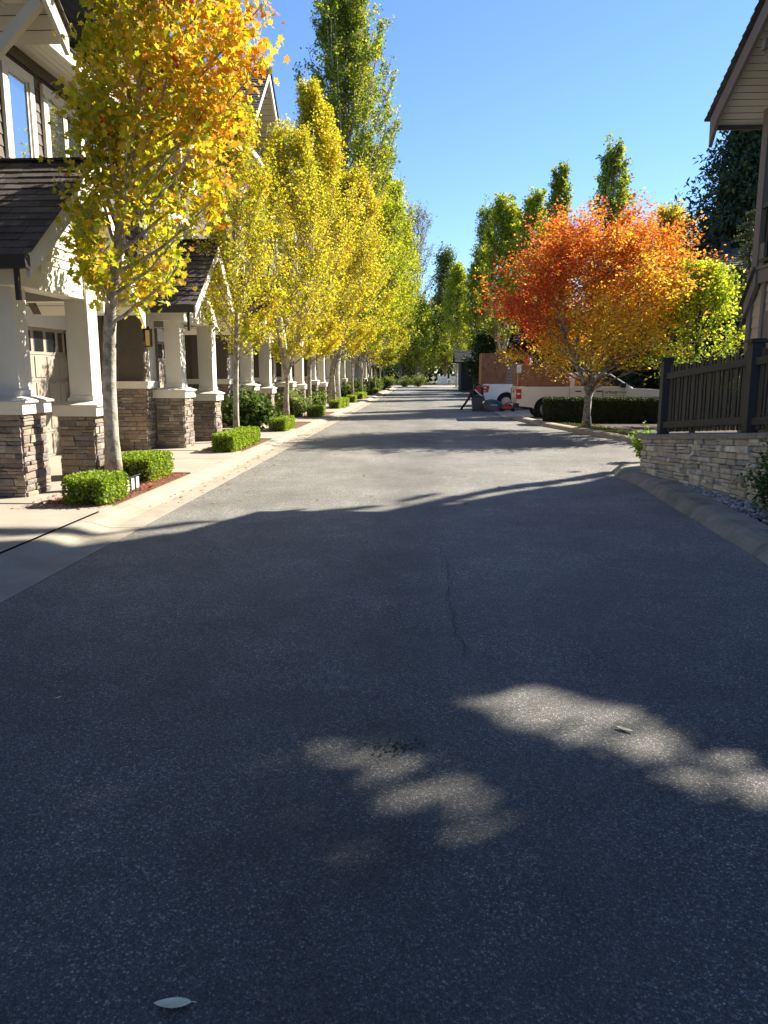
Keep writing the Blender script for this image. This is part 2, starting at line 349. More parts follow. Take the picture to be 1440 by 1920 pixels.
def shingle_slope(mb, a, b, c, d, rows, tab=.3, th=.02, dark=False):
    """a,b bottom edge ; d,c top edge (a below d)"""
    a,b,c,d = map(Vector,(a,b,c,d)); n = (b-a).cross(d-a).normalized()
    if n.z < 0: n = -n
    for i in range(rows):
        v0 = i/rows; v1 = min(1,(i+1.12)/rows); l0 = a.lerp(d,v0); r0 = b.lerp(c,v0); l1 = a.lerp(d,v1); r1 = b.lerp(c,v1)
        L = (r0-l0).length; u = -rnd.uniform(0,tab)
        while u < L:
            w = tab*rnd.uniform(.5,1.2); s0 = max(0,u)/L; s1 = min(L,u+w-.004)/L
            if s1 > s0:
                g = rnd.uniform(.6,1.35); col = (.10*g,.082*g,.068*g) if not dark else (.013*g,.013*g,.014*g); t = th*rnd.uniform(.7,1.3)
                p = [l0.lerp(r0,s0),l0.lerp(r0,s1),l1.lerp(r1,s1),l1.lerp(r1,s0)]
                mb.add(p+[p[0]+n*t,p[1]+n*t,p[2]+n*.004,p[3]+n*.004],[(3,2,1,0),(4,5,6,7),(0,1,5,4),(1,2,6,5),(3,7,6,2),(0,4,7,3)],col)
            u += w
def leaf_box(x0,x1,y0,y1,z0,z1,n,rng=NR,depth=.05,bulge=.02):
    """points in a thin shell of a clipped hedge"""
    A = np.array([(x1-x0)*(y1-y0),(x1-x0)*(z1-z0),(x1-x0)*(z1-z0),(y1-y0)*(z1-z0),(y1-y0)*(z1-z0)]); f = rng.choice(5,size=n,p=A/A.sum())
    U = rng.random((n,3)); P = np.empty((n,3)); P[:,0] = x0+U[:,0]*(x1-x0); P[:,1] = y0+U[:,1]*(y1-y0); P[:,2] = z0+U[:,2]*(z1-z0)
    dd = np.abs(rng.normal(size=n))*depth-bulge*rng.random(n)
    P[f==0,2] = z1-dd[f==0]; P[f==1,1] = y0+dd[f==1]; P[f==2,1] = y1-dd[f==2]; P[f==3,0] = x0+dd[f==3]; P[f==4,0] = x1-dd[f==4]
    c = np.array([(x0+x1)/2,(y0+y1)/2,(z0+z1)/2]); h = np.array([(x1-x0)/2,(y1-y0)/2,(z1-z0)/2]); q = (P-c)/h
    rr = np.linalg.norm(q,axis=1); k = np.where(rr > 1.52, 1.52/rr, 1.); P = c+(P-c)*k[:,None]       # rounded corners
    P += (smooth_noise(P,9,3)*.012)[:,None]
    return P
exec_parts = []
# ================================================================== SETTING
sheet('ground', [(-400,-60),(400,-60),(400,700),(-400,700)], -.03, 'ground')
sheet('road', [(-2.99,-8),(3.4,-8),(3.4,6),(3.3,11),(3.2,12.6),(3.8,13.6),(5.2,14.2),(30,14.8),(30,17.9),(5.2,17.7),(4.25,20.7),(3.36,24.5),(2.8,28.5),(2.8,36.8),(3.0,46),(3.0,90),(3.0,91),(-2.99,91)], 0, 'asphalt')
sheet('pavement', [(-14,91),(16,91),(16,103),(-14,103)], .03, 'concrete')
# rolled kerb with gutter on the left, cast in lengths
def ribbon(name, pts, prof, mat, side=1, gap=3.0, **kw):
    mb = MB(); acc = 0.
    P = [Vector((*p,0)) for p in pts]
    # resample
    out = [P[0]]
    for a,b in zip(P,P[1:]):
        n = max(1,int((b-a).length/.35)); out += [a.lerp(b,(i+1)/n) for i in range(n)]
    seg = []; 
    for i in range(len(out)-1):
        a,b = out[i],out[i+1]
        d0 = (out[min(i+1,len(out)-1)]-out[max(i-1,0)]).normalized(); d1 = (out[min(i+2,len(out)-1)]-out[i]).normalized()
        acc += (b-a).length; cut = acc > gap
        if cut: acc = 0
        n0 = Vector((d0.y,-d0.x,0))*side; n1 = Vector((d1.y,-d1.x,0))*side
        bb = b-(b-a).normalized()*.012 if cut else b
        k = len(prof); vs = [a+n0*u+Vector((0,0,z)) for u,z in prof]+[bb+n1*u+Vector((0,0,z)) for u,z in prof]
        mb.add(vs, [(j,j+1,k+j+1,k+j) for j in range(k-1)]+([tuple(range(k))] if True else [])+[tuple(range(k,2*k))])
    o = mb.build(name, mat); return meta(o, kind='structure', **kw)
ribbon('kerb', [(-2.99,-8),(-2.99,46),(-3.1,60),(-3.2,91)], [(0,-.02),(0,.006),(.30,.0),(.38,.012),(.52,.055),(.62,.068),(.665,.066),(.67,-.02)], 'kerb', side=-1, gap=3.1)
ribbon('kerb', [(3.0,-8),(2.9,6.5),(2.98,9),(3.06,11.2),(2.98,12.1),(3.08,12.85),(3.5,13.55),(4.2,14.05),(5.6,14.35),(14,14.6)], [(0,-.02),(.0,.01),(.03,.035),(.10,.10),(.16,.125),(.42,.13),(.44,.12),(.44,-.02)], 'kerb_old', side=1, gap=2.4)
ribbon('kerb', [(12,17.95),(6.2,17.75),(4.85,18.1),(4.25,20.69),(3.5,24.2),(3.05,27.6)], [(0,-.02),(.0,.01),(.03,.03),(.08,.09),(.13,.11),(.30,.115),(.31,-.02)], 'kerb', side=1, gap=3)
# left driveways and porch slab
dl = MB()
for k in range(-2,11):
    y0 = 9.29+6.45*k
    for ya, yb in ((y0+2.56,y0+4.55),(y0+4.565,y0+5.95)):
        dl.box(-7.3,-3.70,ya,yb,-.02,.064)
    dl.box(-7.3,-4.62,y0-.45,y0+2.55,-.02,.070)
dl.box(-7.3,-3.70,9.29-.5-6.45+2.56+.0,8.40,-.02,.066)
meta(dl.build('driveway','concrete'), kind='structure')
bd = MB()
for k in range(0,10):
    y0 = 9.29+6.45*k
    bd.box(-4.62,-3.67,y0-.86 if k == 0 else y0-.47,y0+2.55,-.02,.045)
meta(bd.build('planting_bed','mulch'), kind='structure')
# red bark chips over the first bed
n = 2600; P = np.stack([NR.uniform(-4.75,-3.72,n),NR.uniform(8.45,11.8,n),NR.uniform(.05,.075,n)],1)
meta(leaf_cloud('bark_chips', P, .045, pal(n,[4,3,2,1],[(.42,.13,.07),(.26,.08,.05),(.5,.24,.15),(.12,.06,.04)]), 'leafdull','needle',None,2.),'loose red bark chips spread over the bed beside the near driveway','bark chips',kind='stuff')
sheet('planting_bed', [(3.4,-4),(3.34,6.5),(3.42,9),(3.50,11.2),(3.42,12.1),(3.5,12.7),(3.8,13.2),(4.4,13.6),(5.8,13.9),(14,14.1),(14,-4)], .06, 'soil')
sheet('planting_bed', [(12,18.25),(6.3,18.06),(5.12,18.3),(4.54,20.75),(3.8,24.2),(3.35,27.6),(3.9,27.6),(9,27),(12,26)], .07, 'soil')
sheet('lawn', [(12,18.27),(6.32,18.08),(5.14,18.32),(4.56,20.75),(3.83,24.15),(4.15,24.0),(4.95,21.2),(5.6,19.4),(6.5,19.0),(12,19.1)], .076, 'grass')
sheet('driveway', [(2.82,27.9),(3.3,27.4),(12,27.3),(12,37),(2.82,37)], .012, 'concrete')
n = 5200; P = np.stack([NR.uniform(3.8,8.5,n),NR.uniform(18.2,24.3,n),np.full(n,.09)],1)
xs = np.interp(P[:,1],[18.3,20.75,24.2],[5.14,4.56,3.83]); P[:,0] = xs+np.abs(NR.normal(size=n))*.35+.02
meta(leaf_cloud('lawn_grass', P, .07, pal(n,[3,2,1],[(.07,.11,.02),(.12,.13,.03),(.05,.07,.02)]),'leafdull','needle',None,.0,droop=-2.),'strip of grass blades and fallen leaves along the kerb under the red maple','grass',kind='stuff')
# cracks and patches
def crack(name, pts, w):
    mb = MB(); P = [Vector((x,y,.004)) for x,y in pts]; L = []; Rr = []
    for i,p in enumerate(P):
        ww = w*rnd.uniform(.4,1.3); L.append(p+Vector((-ww,rnd.uniform(-ww,ww),0))); Rr.append(p+Vector((ww,rnd.uniform(-ww,ww),0)))
    n = len(P); mb.add(L+Rr, [(i,n+i,n+i+1,i+1) for i in range(n-1)]); return meta(mb.build(name,'crack'),kind='structure')
pts = []; x = .06
for i in range(75):
    y = 4.2+2.9*i/74; x = .215+ .02*math.sin(y*3.3)+.014*math.sin(y*9)+.01*math.sin(y*23)+rnd.uniform(-.012,.012) - .02*(y-4.2); pts.append((x,y))
crack('road_crack', pts, .0022)
mb = MB()
for i in range(60):
    y = 4.25+1.5*rnd.random(); x = .215+.02*math.sin(y*3.3)-.02*(y-4.2)+rnd.gauss(0,.018); r = rnd.uniform(.002,.007); 
    mb.add([(x+r*math.cos(a)*rnd.uniform(.6,1.4),y+r*math.sin(a)*rnd.uniform(.6,1.4),.004) for a in (0,1.2,2.4,3.6,4.9)],[(0,1,2,3,4)])
for i in range(110):
    x = -.135+rnd.gauss(0,.075); y = 3.10+rnd.gauss(0,.035); r = rnd.uniform(.002,.008)
    mb.add([(x+r*math.cos(a)*rnd.uniform(.6,1.4),y+r*math.sin(a)*rnd.uniform(.6,1.4),.004) for a in (0,1.2,2.4,3.6,4.9)],[(0,1,2,3,4)])
meta(mb.build('tar_spots','crack'),kind='structure')
# ================================================================== LEFT TOWNHOUSES
def window(parent, x, y0, y1, z0, z1, panes=1, fr=.09):
    """window in a wall on plane x facing +x"""
    mb = MB(); t = .05
    mb.box(x,x+t,y0-fr,y0,z0-fr,z1+fr); mb.box(x,x+t,y1,y1+fr,z0-fr,z1+fr); mb.box(x,x+t-.003,y0,y1,z1,z1+fr); mb.box(x,x+t+.02,y0-fr-.02,y1+fr+.02,z0-fr-.03,z0)
    for i in range(1,panes):
        c = y0+(y1-y0)*i/panes; mb.box(x+.005,x+t-.01,c-.035,c+.035,z0,z1)
    for i in range(panes):
        a = y0+(y1-y0)*i/panes+.035; b = y0+(y1-y0)*(i+1)/panes-.035
        mb.box(x+.008,x+.03,a,a+.03,z0,z1); mb.box(x+.008,x+.03,b-.03,b,z0,z1); mb.box(x+.008,x+.028,a+.03,b-.03,z0,z0+.03); mb.box(x+.008,x+.028,a+.03,b-.03,z1-.03,z1)
    o = mb.build('window','cream',parent)
    g = MB(); g.box(x+.002,x+.012,y0,y1,z0,z1); g.build('pane','glass',o); return o
def lower_unit():
    """ground storey of one townhouse, local y=0 at near pillar front; x in street coordinates"""
    t = empty('townhouse')
    # near pillar and far pillar of the porch
    for (x1,y0,w,d,zc) in ((-5.0,0.0,.56,.60,1.10),(-4.83,1.73,.52,.50,.985)):
        x0 = x1-w; y1 = y0+d
        c = MB(); cx = (x0+x1)/2+.06; cy = (y0+y1)/2; h = .165
        c.box(cx-h,cx+h,cy-h,cy+h,zc+.2,2.98)
        c.box(cx-h-.012,cx+h+.012,cy-h-.012,cy+h+.012,2.72,2.80); c.box(cx-h-.014,cx+h+.014,cy-h-.014,cy+h+.014,zc+.2,zc+.30)
        col = c.build('porch_pillar','cream',t,bevel=.006)
        s = MB(); stone_pillar(s,x0,x1,y0,y1,.07,zc); s.build('stone_base','stone',col)
        k = MB(); k.box(x0-.07,x1+.07,y0-.07,y1+.07,zc,zc+.14)
        a = (x0-.10,x1+.10,y0-.10,y1+.10); b = (cx-h-.03,cx+h+.03,cy-h-.03,cy+h+.03)
        k.box(a[0],a[1],a[2],a[3],zc+.14,zc+.165)
        vs = [(a[0],a[2],zc+.165),(a[1],a[2],zc+.165),(a[1],a[3],zc+.165),(a[0],a[3],zc+.165),(b[0],b[2],zc+.215),(b[1],b[2],zc+.215),(b[1],b[3],zc+.215),(b[0],b[3],zc+.215)]
        k.add(vs,[(0,3,2,1),(4,5,6,7),(0,1,5,4),(1,2,6,5),(2,3,7,6),(3,0,4,7)]); k.build('pillar_cap','cream',col,bevel=.006)
    # porch gable facing the street
    pk, zp, xf = 1.66, 4.40, -4.60
    ya, za, yb, zb = -.30, 2.98, 3.36, 2.62
    g = MB()
    for (y,z,s) in ((ya,za,-1),(yb,zb,1)):
        d = Vector((0,pk-y,zp-z)).normalized(); n = Vector((0,-d.z,d.y)) if s < 0 else Vector((0,d.z,-d.y)); n = n if n.z > 0 else -n
        # rake board
        a = Vector((xf+.02,y,z)); b = Vector((xf+.02,pk,zp)); a2 = a-Vector((0,0,.30)); b2 = b-Vector((0,0,.30))
        vs = [a,b,b2,a2]; vs = vs+[v-Vector((.045,0,0)) for v in vs]; g.add(vs,[(0,1,2,3),(7,6,5,4),(0,4,5,1),(1,5,6,2),(2,6,7,3),(3,7,4,0)])
    g.build('rake_board','cream',t)
    so = MB()
    for (y,z) in ((ya,za),(yb,zb)):
        n = 12
        for i in range(n):
            p = Vector((0,y,z-.09)).lerp(Vector((0,pk,zp-.09)),i/n); q = Vector((0,y,z-.09)).lerp(Vector((0,pk,zp-.09)),(i+1)/n-.004)
            so.add([(xf-.04,p.y,p.z),(-6.3,p.y,p.z),(-6.3,q.y,q.z),(xf-.04,q.y,q.z)],[(0,1,2,3)])
    so.build('porch_soffit','soffit',t)
    r = MB()
    shingle_slope(r,(xf+.07,ya-.10,za-.06),(-6.5,ya-.10,za-.06),(-6.5,pk,zp+.05),(xf+.07,pk,zp+.05),15,.27)
    shingle_slope(r,(-6.5,yb+.10,zb-.06),(xf+.07,yb+.10,zb-.06),(xf+.07,pk,zp+.05),(-6.5,pk,zp+.05),15,.27)
    r.beam((xf+.05,pk,zp+.07),(-6.4,pk,zp+.07),.16,.03,(.05,.04,.04))
    r.build('porch_roof','shingle',t)
    gt = MB(); gt.prism([(ya-.13,za-.20),(ya-.02,za-.20),(ya-.02,za-.05),(ya-.15,za-.05)],'x',xf+.04,-6.4)
    gt.box(-4.72,-4.67,ya-.11,ya-.06,za-.55,za-.2); gt.build('porch_gutter','gutter',t)
    # gable infill boards and beams
    w = MB()
    z = 2.98
    while z < zp-.32:
        h = .13; f = lambda zz,y,z_: y+(pk-y)*max(0,(zz+.30-z_))/(zp-z_)
        yA = max(ya+.36,f(z+h,ya,za)); yB = min(yb-.75,f(z+h,yb,zb))
        if yB-yA > .1: w.add([(-4.93,yA,z),(-4.905,yA,z),(-4.925,yA,z+h),(-4.93,yB,z),(-4.905,yB,z),(-4.925,yB,z+h)],[(0,1,2),(5,4,3),(1,4,5,2),(0,3,4,1)])
        z += h
    w.build('gable_infill','cream_wall',t)
    b = MB(); b.box(-5.20,-4.90,-.02,2.55,2.64,2.98); b.box(-6.4,-5.2,.02,.26,2.66,2.975); b.box(-6.4,-5.2,2.1,2.34,2.64,2.97)
    b.box(-4.95,-4.865,.55,.72,2.86,3.05); b.box(-4.95,-4.865,2.40,2.56,2.5,2.66); b.box(-4.925,-4.885,-.02,2.55,2.98,3.03); b.build('beam','cream',t,bevel=.004)
    # wall behind the porch, entry, recessed garage
    w = MB(); lap(w,'x',-6.4,-.50,.55,.07,3.05,1); lap(w,'x',-6.4,1.5,2.62,.07,3.05,1); lap(w,'y',2.66,-7.05,-6.4,.07,3.05,1); lap(w,'x',-6.4,.55,1.5,2.2,3.05,1)
    w.box(-6.6,-6.402,-.50,2.66,.0,3.05); w.build('wall','brown',t)
    d = MB(); d.box(-6.40,-6.34,.47,.57,.07,2.28); d.box(-6.40,-6.34,1.48,1.58,.07,2.28); d.box(-6.40,-6.343,.57,1.48,2.18,2.28); dr = d.build('entry_door','cream',t)
    e = MB(); e.box(-6.395,-6.365,.57,1.48,.07,2.18); e.box(-6.365,-6.355,.68,1.0,.3,1.0); e.box(-6.365,-6.355,1.06,1.38,.3,1.0); e.build('door_leaf','trimbrown',dr)
    # garage door wall, panelled
    gd = MB(); x = -7.02; ya2, yb2 = 2.98, 5.72; H = 2.42
    nr, nc = 5, 6
    gd.box(x-.04,x,ya2,yb2,.07,H)
    for i in range(nr):
        z0 = .07+(H-.07)*i/nr; z1 = .07+(H-.07)*(i+1)/nr
        for j in range(nc):
            a = ya2+(yb2-ya2)*j/nc+.04; c = ya2+(yb2-ya2)*(j+1)/nc-.04
            if i == nr-1: continue
            gd.box(x,x+.016,a,c,z0+.05,z1-.05)
        gd.box(x,x+.010,ya2,yb2,z1-.012,z1-.002)
    go = gd.build('garage_door','garage',t)
    gw = MB()
    for j in range(nc):
        a = ya2+(yb2-ya2)*j/nc+.06; c = ya2+(yb2-ya2)*(j+1)/nc-.06; gw.box(x,x+.012,a,c,H*.8+.06,H-.07)
    gw.build('pane','glass',go)
    tr = MB(); tr.box(-7.05,-6.93,2.67,2.98,.07,2.72); tr.box(-7.05,-6.93,5.72,6.0,.07,2.72); tr.box(-7.05,-6.90,2.67,6.0,2.42,2.74); tr.box(-7.05,-6.82,2.67,6.0,2.76,2.90)
    tr.box(-6.99,-6.95,5.62,5.98,.07,2.4); tr.build('garage_trim','cream',t)
    uw = MB(); lap(uw,'x',-6.95,2.67,6.0,2.9,3.15,1); uw.box(-7.05,-5.98,2.67,6.0,3.13,3.2); uw.build('wall','brown',t)
    # projecting bay with stone wainscot
    s = MB(); stone_face(s,(-6.95,6.02),(-5.62,6.02),.07,1.30,out=(0,-1)); stone_face(s,(-5.62,6.02),(-5.62,6.6),.07,1.30,out=(1,0)); stone_face(s,(-5.62,6.02),(-5.62,6.16),1.42,3.0,out=(1,0),wmin=.07,wmax=.14)
    s.box(-6.95,-5.634,6.034,6.6,.07,3.0,(.06,.05,.04)); s.build('stone_wainscot','stone',t)
    c = MB(); c.box(-6.95,-5.54,5.93,6.66,1.30,1.42); c.box(-6.95,-5.52,5.91,6.68,1.42,1.445); c.build('wainscot_cap','cream',t)
    w = MB(); lap(w,'y',6.03,-6.85,-5.66,1.445,3.05,-1,.16); w.box(-5.66,-5.612,6.00,6.028,1.445,3.05); w.box(-6.93,-6.86,6.0,6.028,1.445,3.05); w.build('wall','brown',t)
    w = MB(); w.box(-5.628,-5.585,6.19,6.60,1.445,3.05); w.build('corner_board','cream',t)
    s = MB(); stone_pillar(s,-6.95,-6.45,5.55,6.0,.07,1.02,'YX'); so = s.build('stone_pier','stone',t)
    c = MB(); c.box(-6.98,-6.38,5.48,6.0,1.02,1.13); c.build('pier_cap','cream',so)
    # wall lantern
    l = MB(); l.box(-5.60,-5.54,6.05,6.13,2.30,2.42); l.box(-5.585,-5.47,6.02,6.16,2.44,2.47); l.box(-5.575,-5.48,6.03,6.15,2.12,2.14)
    for yy in (6.03,6.075,6.12,6.15):
        l.box(-5.482,-5.474,yy-.004,yy+.004,2.14,2.44)
    l.box(-5.545,-5.51,6.075,6.105,2.47,2.52); lo = l.build('wall_lantern','black',t)
    l = MB(); l.box(-5.57,-5.486,6.036,6.144,2.14,2.44); l.build('lantern_glass','lampglass',lo)
    st = MB(); st.box(-6.3,-5.70,6.62,7.05,.07,.26); st.box(-6.34,-5.66,6.605,7.08,.26,.30); st.build('entry_step','concrete',t)
    return t
proto = lower_unit()
units = []
for k in range(-1,10):
    u = proto if k == -1 else dup_tree(proto)
    u.location = (0, 9.29+6.45*k, 0); units.append(u)
ul = {-1:'nearest cream and brown townhouse, almost wholly beyond the left edge of the photo',
 0:'townhouse with the big shingled porch gable behind the trunk of the nearest maple',
 1:'townhouse whose porch pillars and bracket lantern stand just past the nearest maple',
 2:'townhouse with the tall cream gable rising behind the second slim street tree',
 3:'townhouse whose pillars show just behind the big dark green rhododendron bush',
 4:'townhouse behind the rose bush and the third clipped box cube',
 5:'townhouse whose stone pillars show beside the thick leaning poplar trunk',
 6:'shaded townhouse just past the thick leaning poplar trunk',
 7:'dark shaded townhouse behind the far row of thin street trunks',
 8:'second last shaded townhouse of the row, glimpsed between thin far trunks',
 9:'farthest townhouse of the row, lost in shade at the end of the street'}
for k,u in zip(range(-1,10),units): meta(u, ul[k], 'townhouse', 'townhouses in a row along the street')
def upper(t, k, y0):
    """upper storeys in local y of unit"""
    near = k <= 0
    top = 6.25 if near else 8.3
    x = -6.0; ya, yb = -.5, 5.95
    w = MB(); lap(w,'x',x,ya,yb,3.15,top-.18,1,.16); w.box(x-.2,x-.002,ya,yb,3.1,top); w.build('upper_wall','brown',t)
    w = MB(); lap(w,'y',yb,-12,-6.0,3.15,top,1,.16); w.box(-12,-6.0,yb-.1,yb-.003,3.1,top); w.build('side_wall','brown',t)
    f = MB(); f.box(x,x+.04,ya,yb,top-.18,top); f.build('frieze','trimbrown',t)
    eo = .58
    s = MB(); n = 5
    for i in range(n): s.box(x+.04+(eo-.04)*i/n,x+.04+(eo-.04)*(i+1)/n-.006,ya,yb,top-.01,top+.004)
    s.build('soffit','soffit',t)
    f = MB(); f.box(x+eo,x+eo+.03,ya,yb,top-.06,top+.14); f.build('fascia','cream',t)
    r = MB(); shingle_slope(r,(x+eo+.06,ya,top+.12),(x+eo+.06,yb,top+.12),(-11,yb,top+2.9),(-11,ya,top+2.9),26,.8); r.add([(-11,ya,top+2.9),(-11,yb,top+2.9),(-12.2,yb,top+2.2),(-12.2,ya,top+2.2)],[(0,1,2,3)],(.05,.04,.04)); r.build('roof','shingle',t)
    for ww in ([(2.15,2.78,4.62,5.85,1),(3.32,5.2,4.62,5.85,3)] if near else [(1.0,1.7,3.9,5.2,1),(2.6,4.4,3.9,5.2,2),(1.2,2.0,6.2,7.4,1),(2.8,4.6,6.2,7.4,2)]):
        window(t,x+.018,*ww,fr=.13)
def gable(t, yc, half, zf, zp, x, thick=.26, wall=True, brace=True):
    """street-facing gable, rake boards on plane x"""
    g = MB()
    for s in (-1,1):
        a = Vector((x,yc+s*half,zf)); b = Vector((x,yc,zp)); dz = Vector((0,0,-thick)); vs = [a,b,b+dz,a+dz]; vs += [v-Vector((.06,0,0)) for v in vs]
        g.add(vs,[(0,1,2,3),(7,6,5,4),(0,4,5,1),(1,5,6,2),(2,6,7,3),(3,7,4,0)])
    g.build('rake_board','cream',t)
    so = MB(); n = 22
    for s in (-1,1):
        for i in range(n):
            p = Vector((0,yc+s*half,zf-.12)).lerp(Vector((0,yc,zp-.12)),i/n); q = Vector((0,yc+s*half,zf-.12)).lerp(Vector((0,yc,zp-.12)),(i+1)/n-.003)
            so.add([(x-.06,p.y,p.z),(-6.05,p.y,p.z),(-6.05,q.y,q.z),(x-.06,q.y,q.z)],[(0,1,2,3)])
    so.build('soffit','soffit',t)
    r = MB()
    shingle_slope(r,(x+.05,yc-half-.06,zf-.02),(-11,yc-half-.06,zf-.02),(-11,yc,zp+.06),(x+.05,yc,zp+.06),26,.9)
    shingle_slope(r,(-11,yc+half+.06,zf-.02),(x+.05,yc+half+.06,zf-.02),(x+.05,yc,zp+.06),(-11,yc,zp+.06),26,.9)
    r.build('roof','shingle',t)
    if wall:
        w = MB(); z = zf-.9
        while z < zp-.45:
            hh = half-.35 if z < zf-.3 else max(0,(half-.35)*(1-(z-zf+.3)/(zp-zf)))
            if hh > .1: lap(w,'x',-5.96,yc-hh,yc+hh,z,z+.16,1,.16)
            z += .16
        w.build('gable_wall','cream_wall',t)
    if brace:
        for s in (-1,1):
            b = MB(); yy = yc+s*(half-.5); zz = zf+.25; b.beam((-5.95,yy,zz-1.05),(x-.12,yy,zz-.06),.10,.14); b.beam((-5.95,yy,zz+.0),(x-.06,yy,zz+.0),.10,.12); b.beam((-5.95,yy,zz-1.15),(-5.95,yy,zz+.1),.10,.09,up=(1,0,0)); b.build('bracket','cream',t)
for k,u in zip(range(-1,10),units):
    y0 = 9.29+6.45*k; upper(u,k,y0)
    if k == -1: gable(u, 7.35-y0, 3.55, 6.02, 8.55, -4.78)
    if k in (2,4,6,8): gable(u, 25.35-9.29-6.45*2, 3.1, 8.0, 10.75, -4.9)
# the block ends closed behind by a plain rear volume
# ================================================================== RIGHT HOUSE
h = empty('corner_house',(5.0,9.5,0),0,'taupe and beige house with deep overhanging gable at the right edge','house')
def loc(o, root=h):   # move geometry given in street coordinates under the root
    o.location = tuple(-c for c in root.location); return o
w = MB(); lap(w,'x',5.0,8.6,12.56,.07,2.92,-1,.17); lap(w,'y',12.56,5.0,13,.07,2.92,1,.17); w.box(5.002,12.9,8.6,12.556,.05,2.92); loc(w.build('wall','beige',h))
w = MB(); w.box(4.955,4.998,12.46,12.60,.07,2.92); w.box(4.955,4.995,12.02,12.12,.07,2.92); w.box(4.975,4.996,11.2,12.02,.7,2.5); loc(w.build('corner_board','taupe',h))
w = MB(); w.box(4.93,13,8.6,12.63,2.92,3.12); w.box(4.90,13,8.6,12.66,3.12,3.16); loc(w.build('belly_band','taupe',h))
w = MB(); lap(w,'x',5.04,8.6,12.1,3.16,5.5,-1,.17); w.box(5.045,12.9,8.6,12.1,3.16,5.35); loc(w.build('upper_wall','trimbrown',h))
w = MB(); w.box(4.93,5.05,12.30,12.50,3.16,5.42); w.box(4.95,5.05,12.14,12.30,3.16,3.5); w.box(4.93,5.05,10.4,10.6,3.16,5.5); w.box(4.95,5.02,10.6,12.3,4.98,5.12); loc(w.build('balcony_post','taupe',h))
w = MB(); w.box(4.94,4.99,10.6,12.3,4.00,4.07); w.box(4.94,4.99,10.6,12.3,3.22,3.27)
for i in range(14): w.box(4.955,4.975,10.68+i*.115,10.70+i*.115,3.27,4.0)
loc(w.build('balcony_railing','black',h))
# roof: gable facing the street, eave at y=12.92
zt, ye, xr, yp = 5.44, 12.92, 4.30, 10.6
zp = zt+(ye-yp)*.485
w = MB()
for s in (1,-1):
    yy = yp+s*(ye-yp); a = Vector((xr,yy,zt)); b = Vector((xr,yp,zp)); dz = Vector((0,0,-.24)); tail = Vector((xr,yy-s*.02,zt-.42))
    vs = [a,b,b+dz,Vector((xr,yy-s*.30,zt-.24+.145)),tail]; n = 5; vs2 = [v+Vector((.05,0,0)) for v in vs]
    w.add(vs+vs2,[(0,1,2,3,4),(9,8,7,6,5)]+[(i,(i+1)%n,n+(i+1)%n,n+i) for i in range(n)])
loc(w.build('rake_board','taupe',h))
w = MB(); n = 20
for s in (1,-1):
    yy = yp+s*(ye-yp-.02)
    for i in range(n):
        p = Vector((0,yy,zt-.11)).lerp(Vector((0,yp,zp-.11)),i/n); q = Vector((0,yy,zt-.11)).lerp(Vector((0,yp,zp-.11)),(i+1)/n-.004)
        w.add([(xr+.05,p.y,p.z),(5.1,p.y,p.z),(5.1,q.y,q.z),(xr+.05,q.y,q.z)],[(0,1,2,3)])
for i in range(4): w.box(5.1,13.2,12.10+.2*i,12.295+.2*i,zt-.12,zt-.1)
w.add([(5.09,8.4,5.3),(5.09,12.8,5.35),(5.09,yp,zp-.12)],[(0,1,2)])
loc(w.build('soffit','soffit',h))
w = MB(); w.box(xr+.05,13.2,ye-.03,ye+.01,zt-.17,zt+.0); loc(w.build('fascia','trimbrown',h))
w = MB(); shingle_slope(w,(xr-.06,ye+.08,zt-.02),(13.2,ye+.08,zt-.02),(13.2,yp,zp+.06),(xr-.06,yp,zp+.06),20,.35,.035)
shingle_slope(w,(xr-.06,2*yp-ye-.08,zt-.02),(13.2,2*yp-ye-.08,zt-.02),(13.2,yp,zp+.06),(xr-.06,yp,zp+.06),20,.35,.035); loc(w.build('roof','shingle',h))
w = MB(); w.beam((5.0,11.25,4.9),(4.45,11.25,5.8),.12,.12); w.beam((5.0,11.25,5.84),(4.36,11.25,5.84),.12,.12); w.beam((4.99,11.25,4.7),(4.99,11.25,5.84),.12,.1,up=(1,0,0)); loc(w.build('bracket','taupe',h))
# small lower roof tail beyond the corner
w = MB(); a = Vector((4.72,12.62,2.42)); b = Vector((4.72,11.75,3.12))
vs = [Vector((4.90,12.62,2.66)),Vector((4.90,12.24,3.12)),Vector((4.90,12.24,2.88)),Vector((4.90,12.60,2.44))]; vs += [v+Vector((.06,0,0)) for v in vs]
w.add(vs,[(0,1,2,3),(7,6,5,4),(0,4,5,1),(1,5,6,2),(2,6,7,3),(3,7,4,0)]); w.box(4.96,6.5,12.57,12.62,2.64,2.68); loc(w.build('lower_rake_board','taupe',h))
w = MB(); shingle_slope(w,(4.86,12.70,2.62),(4.99,12.70,2.62),(4.99,12.24,3.16),(4.86,12.24,3.16),4,.3,.02); loc(w.build('lower_roof','shingle',h))
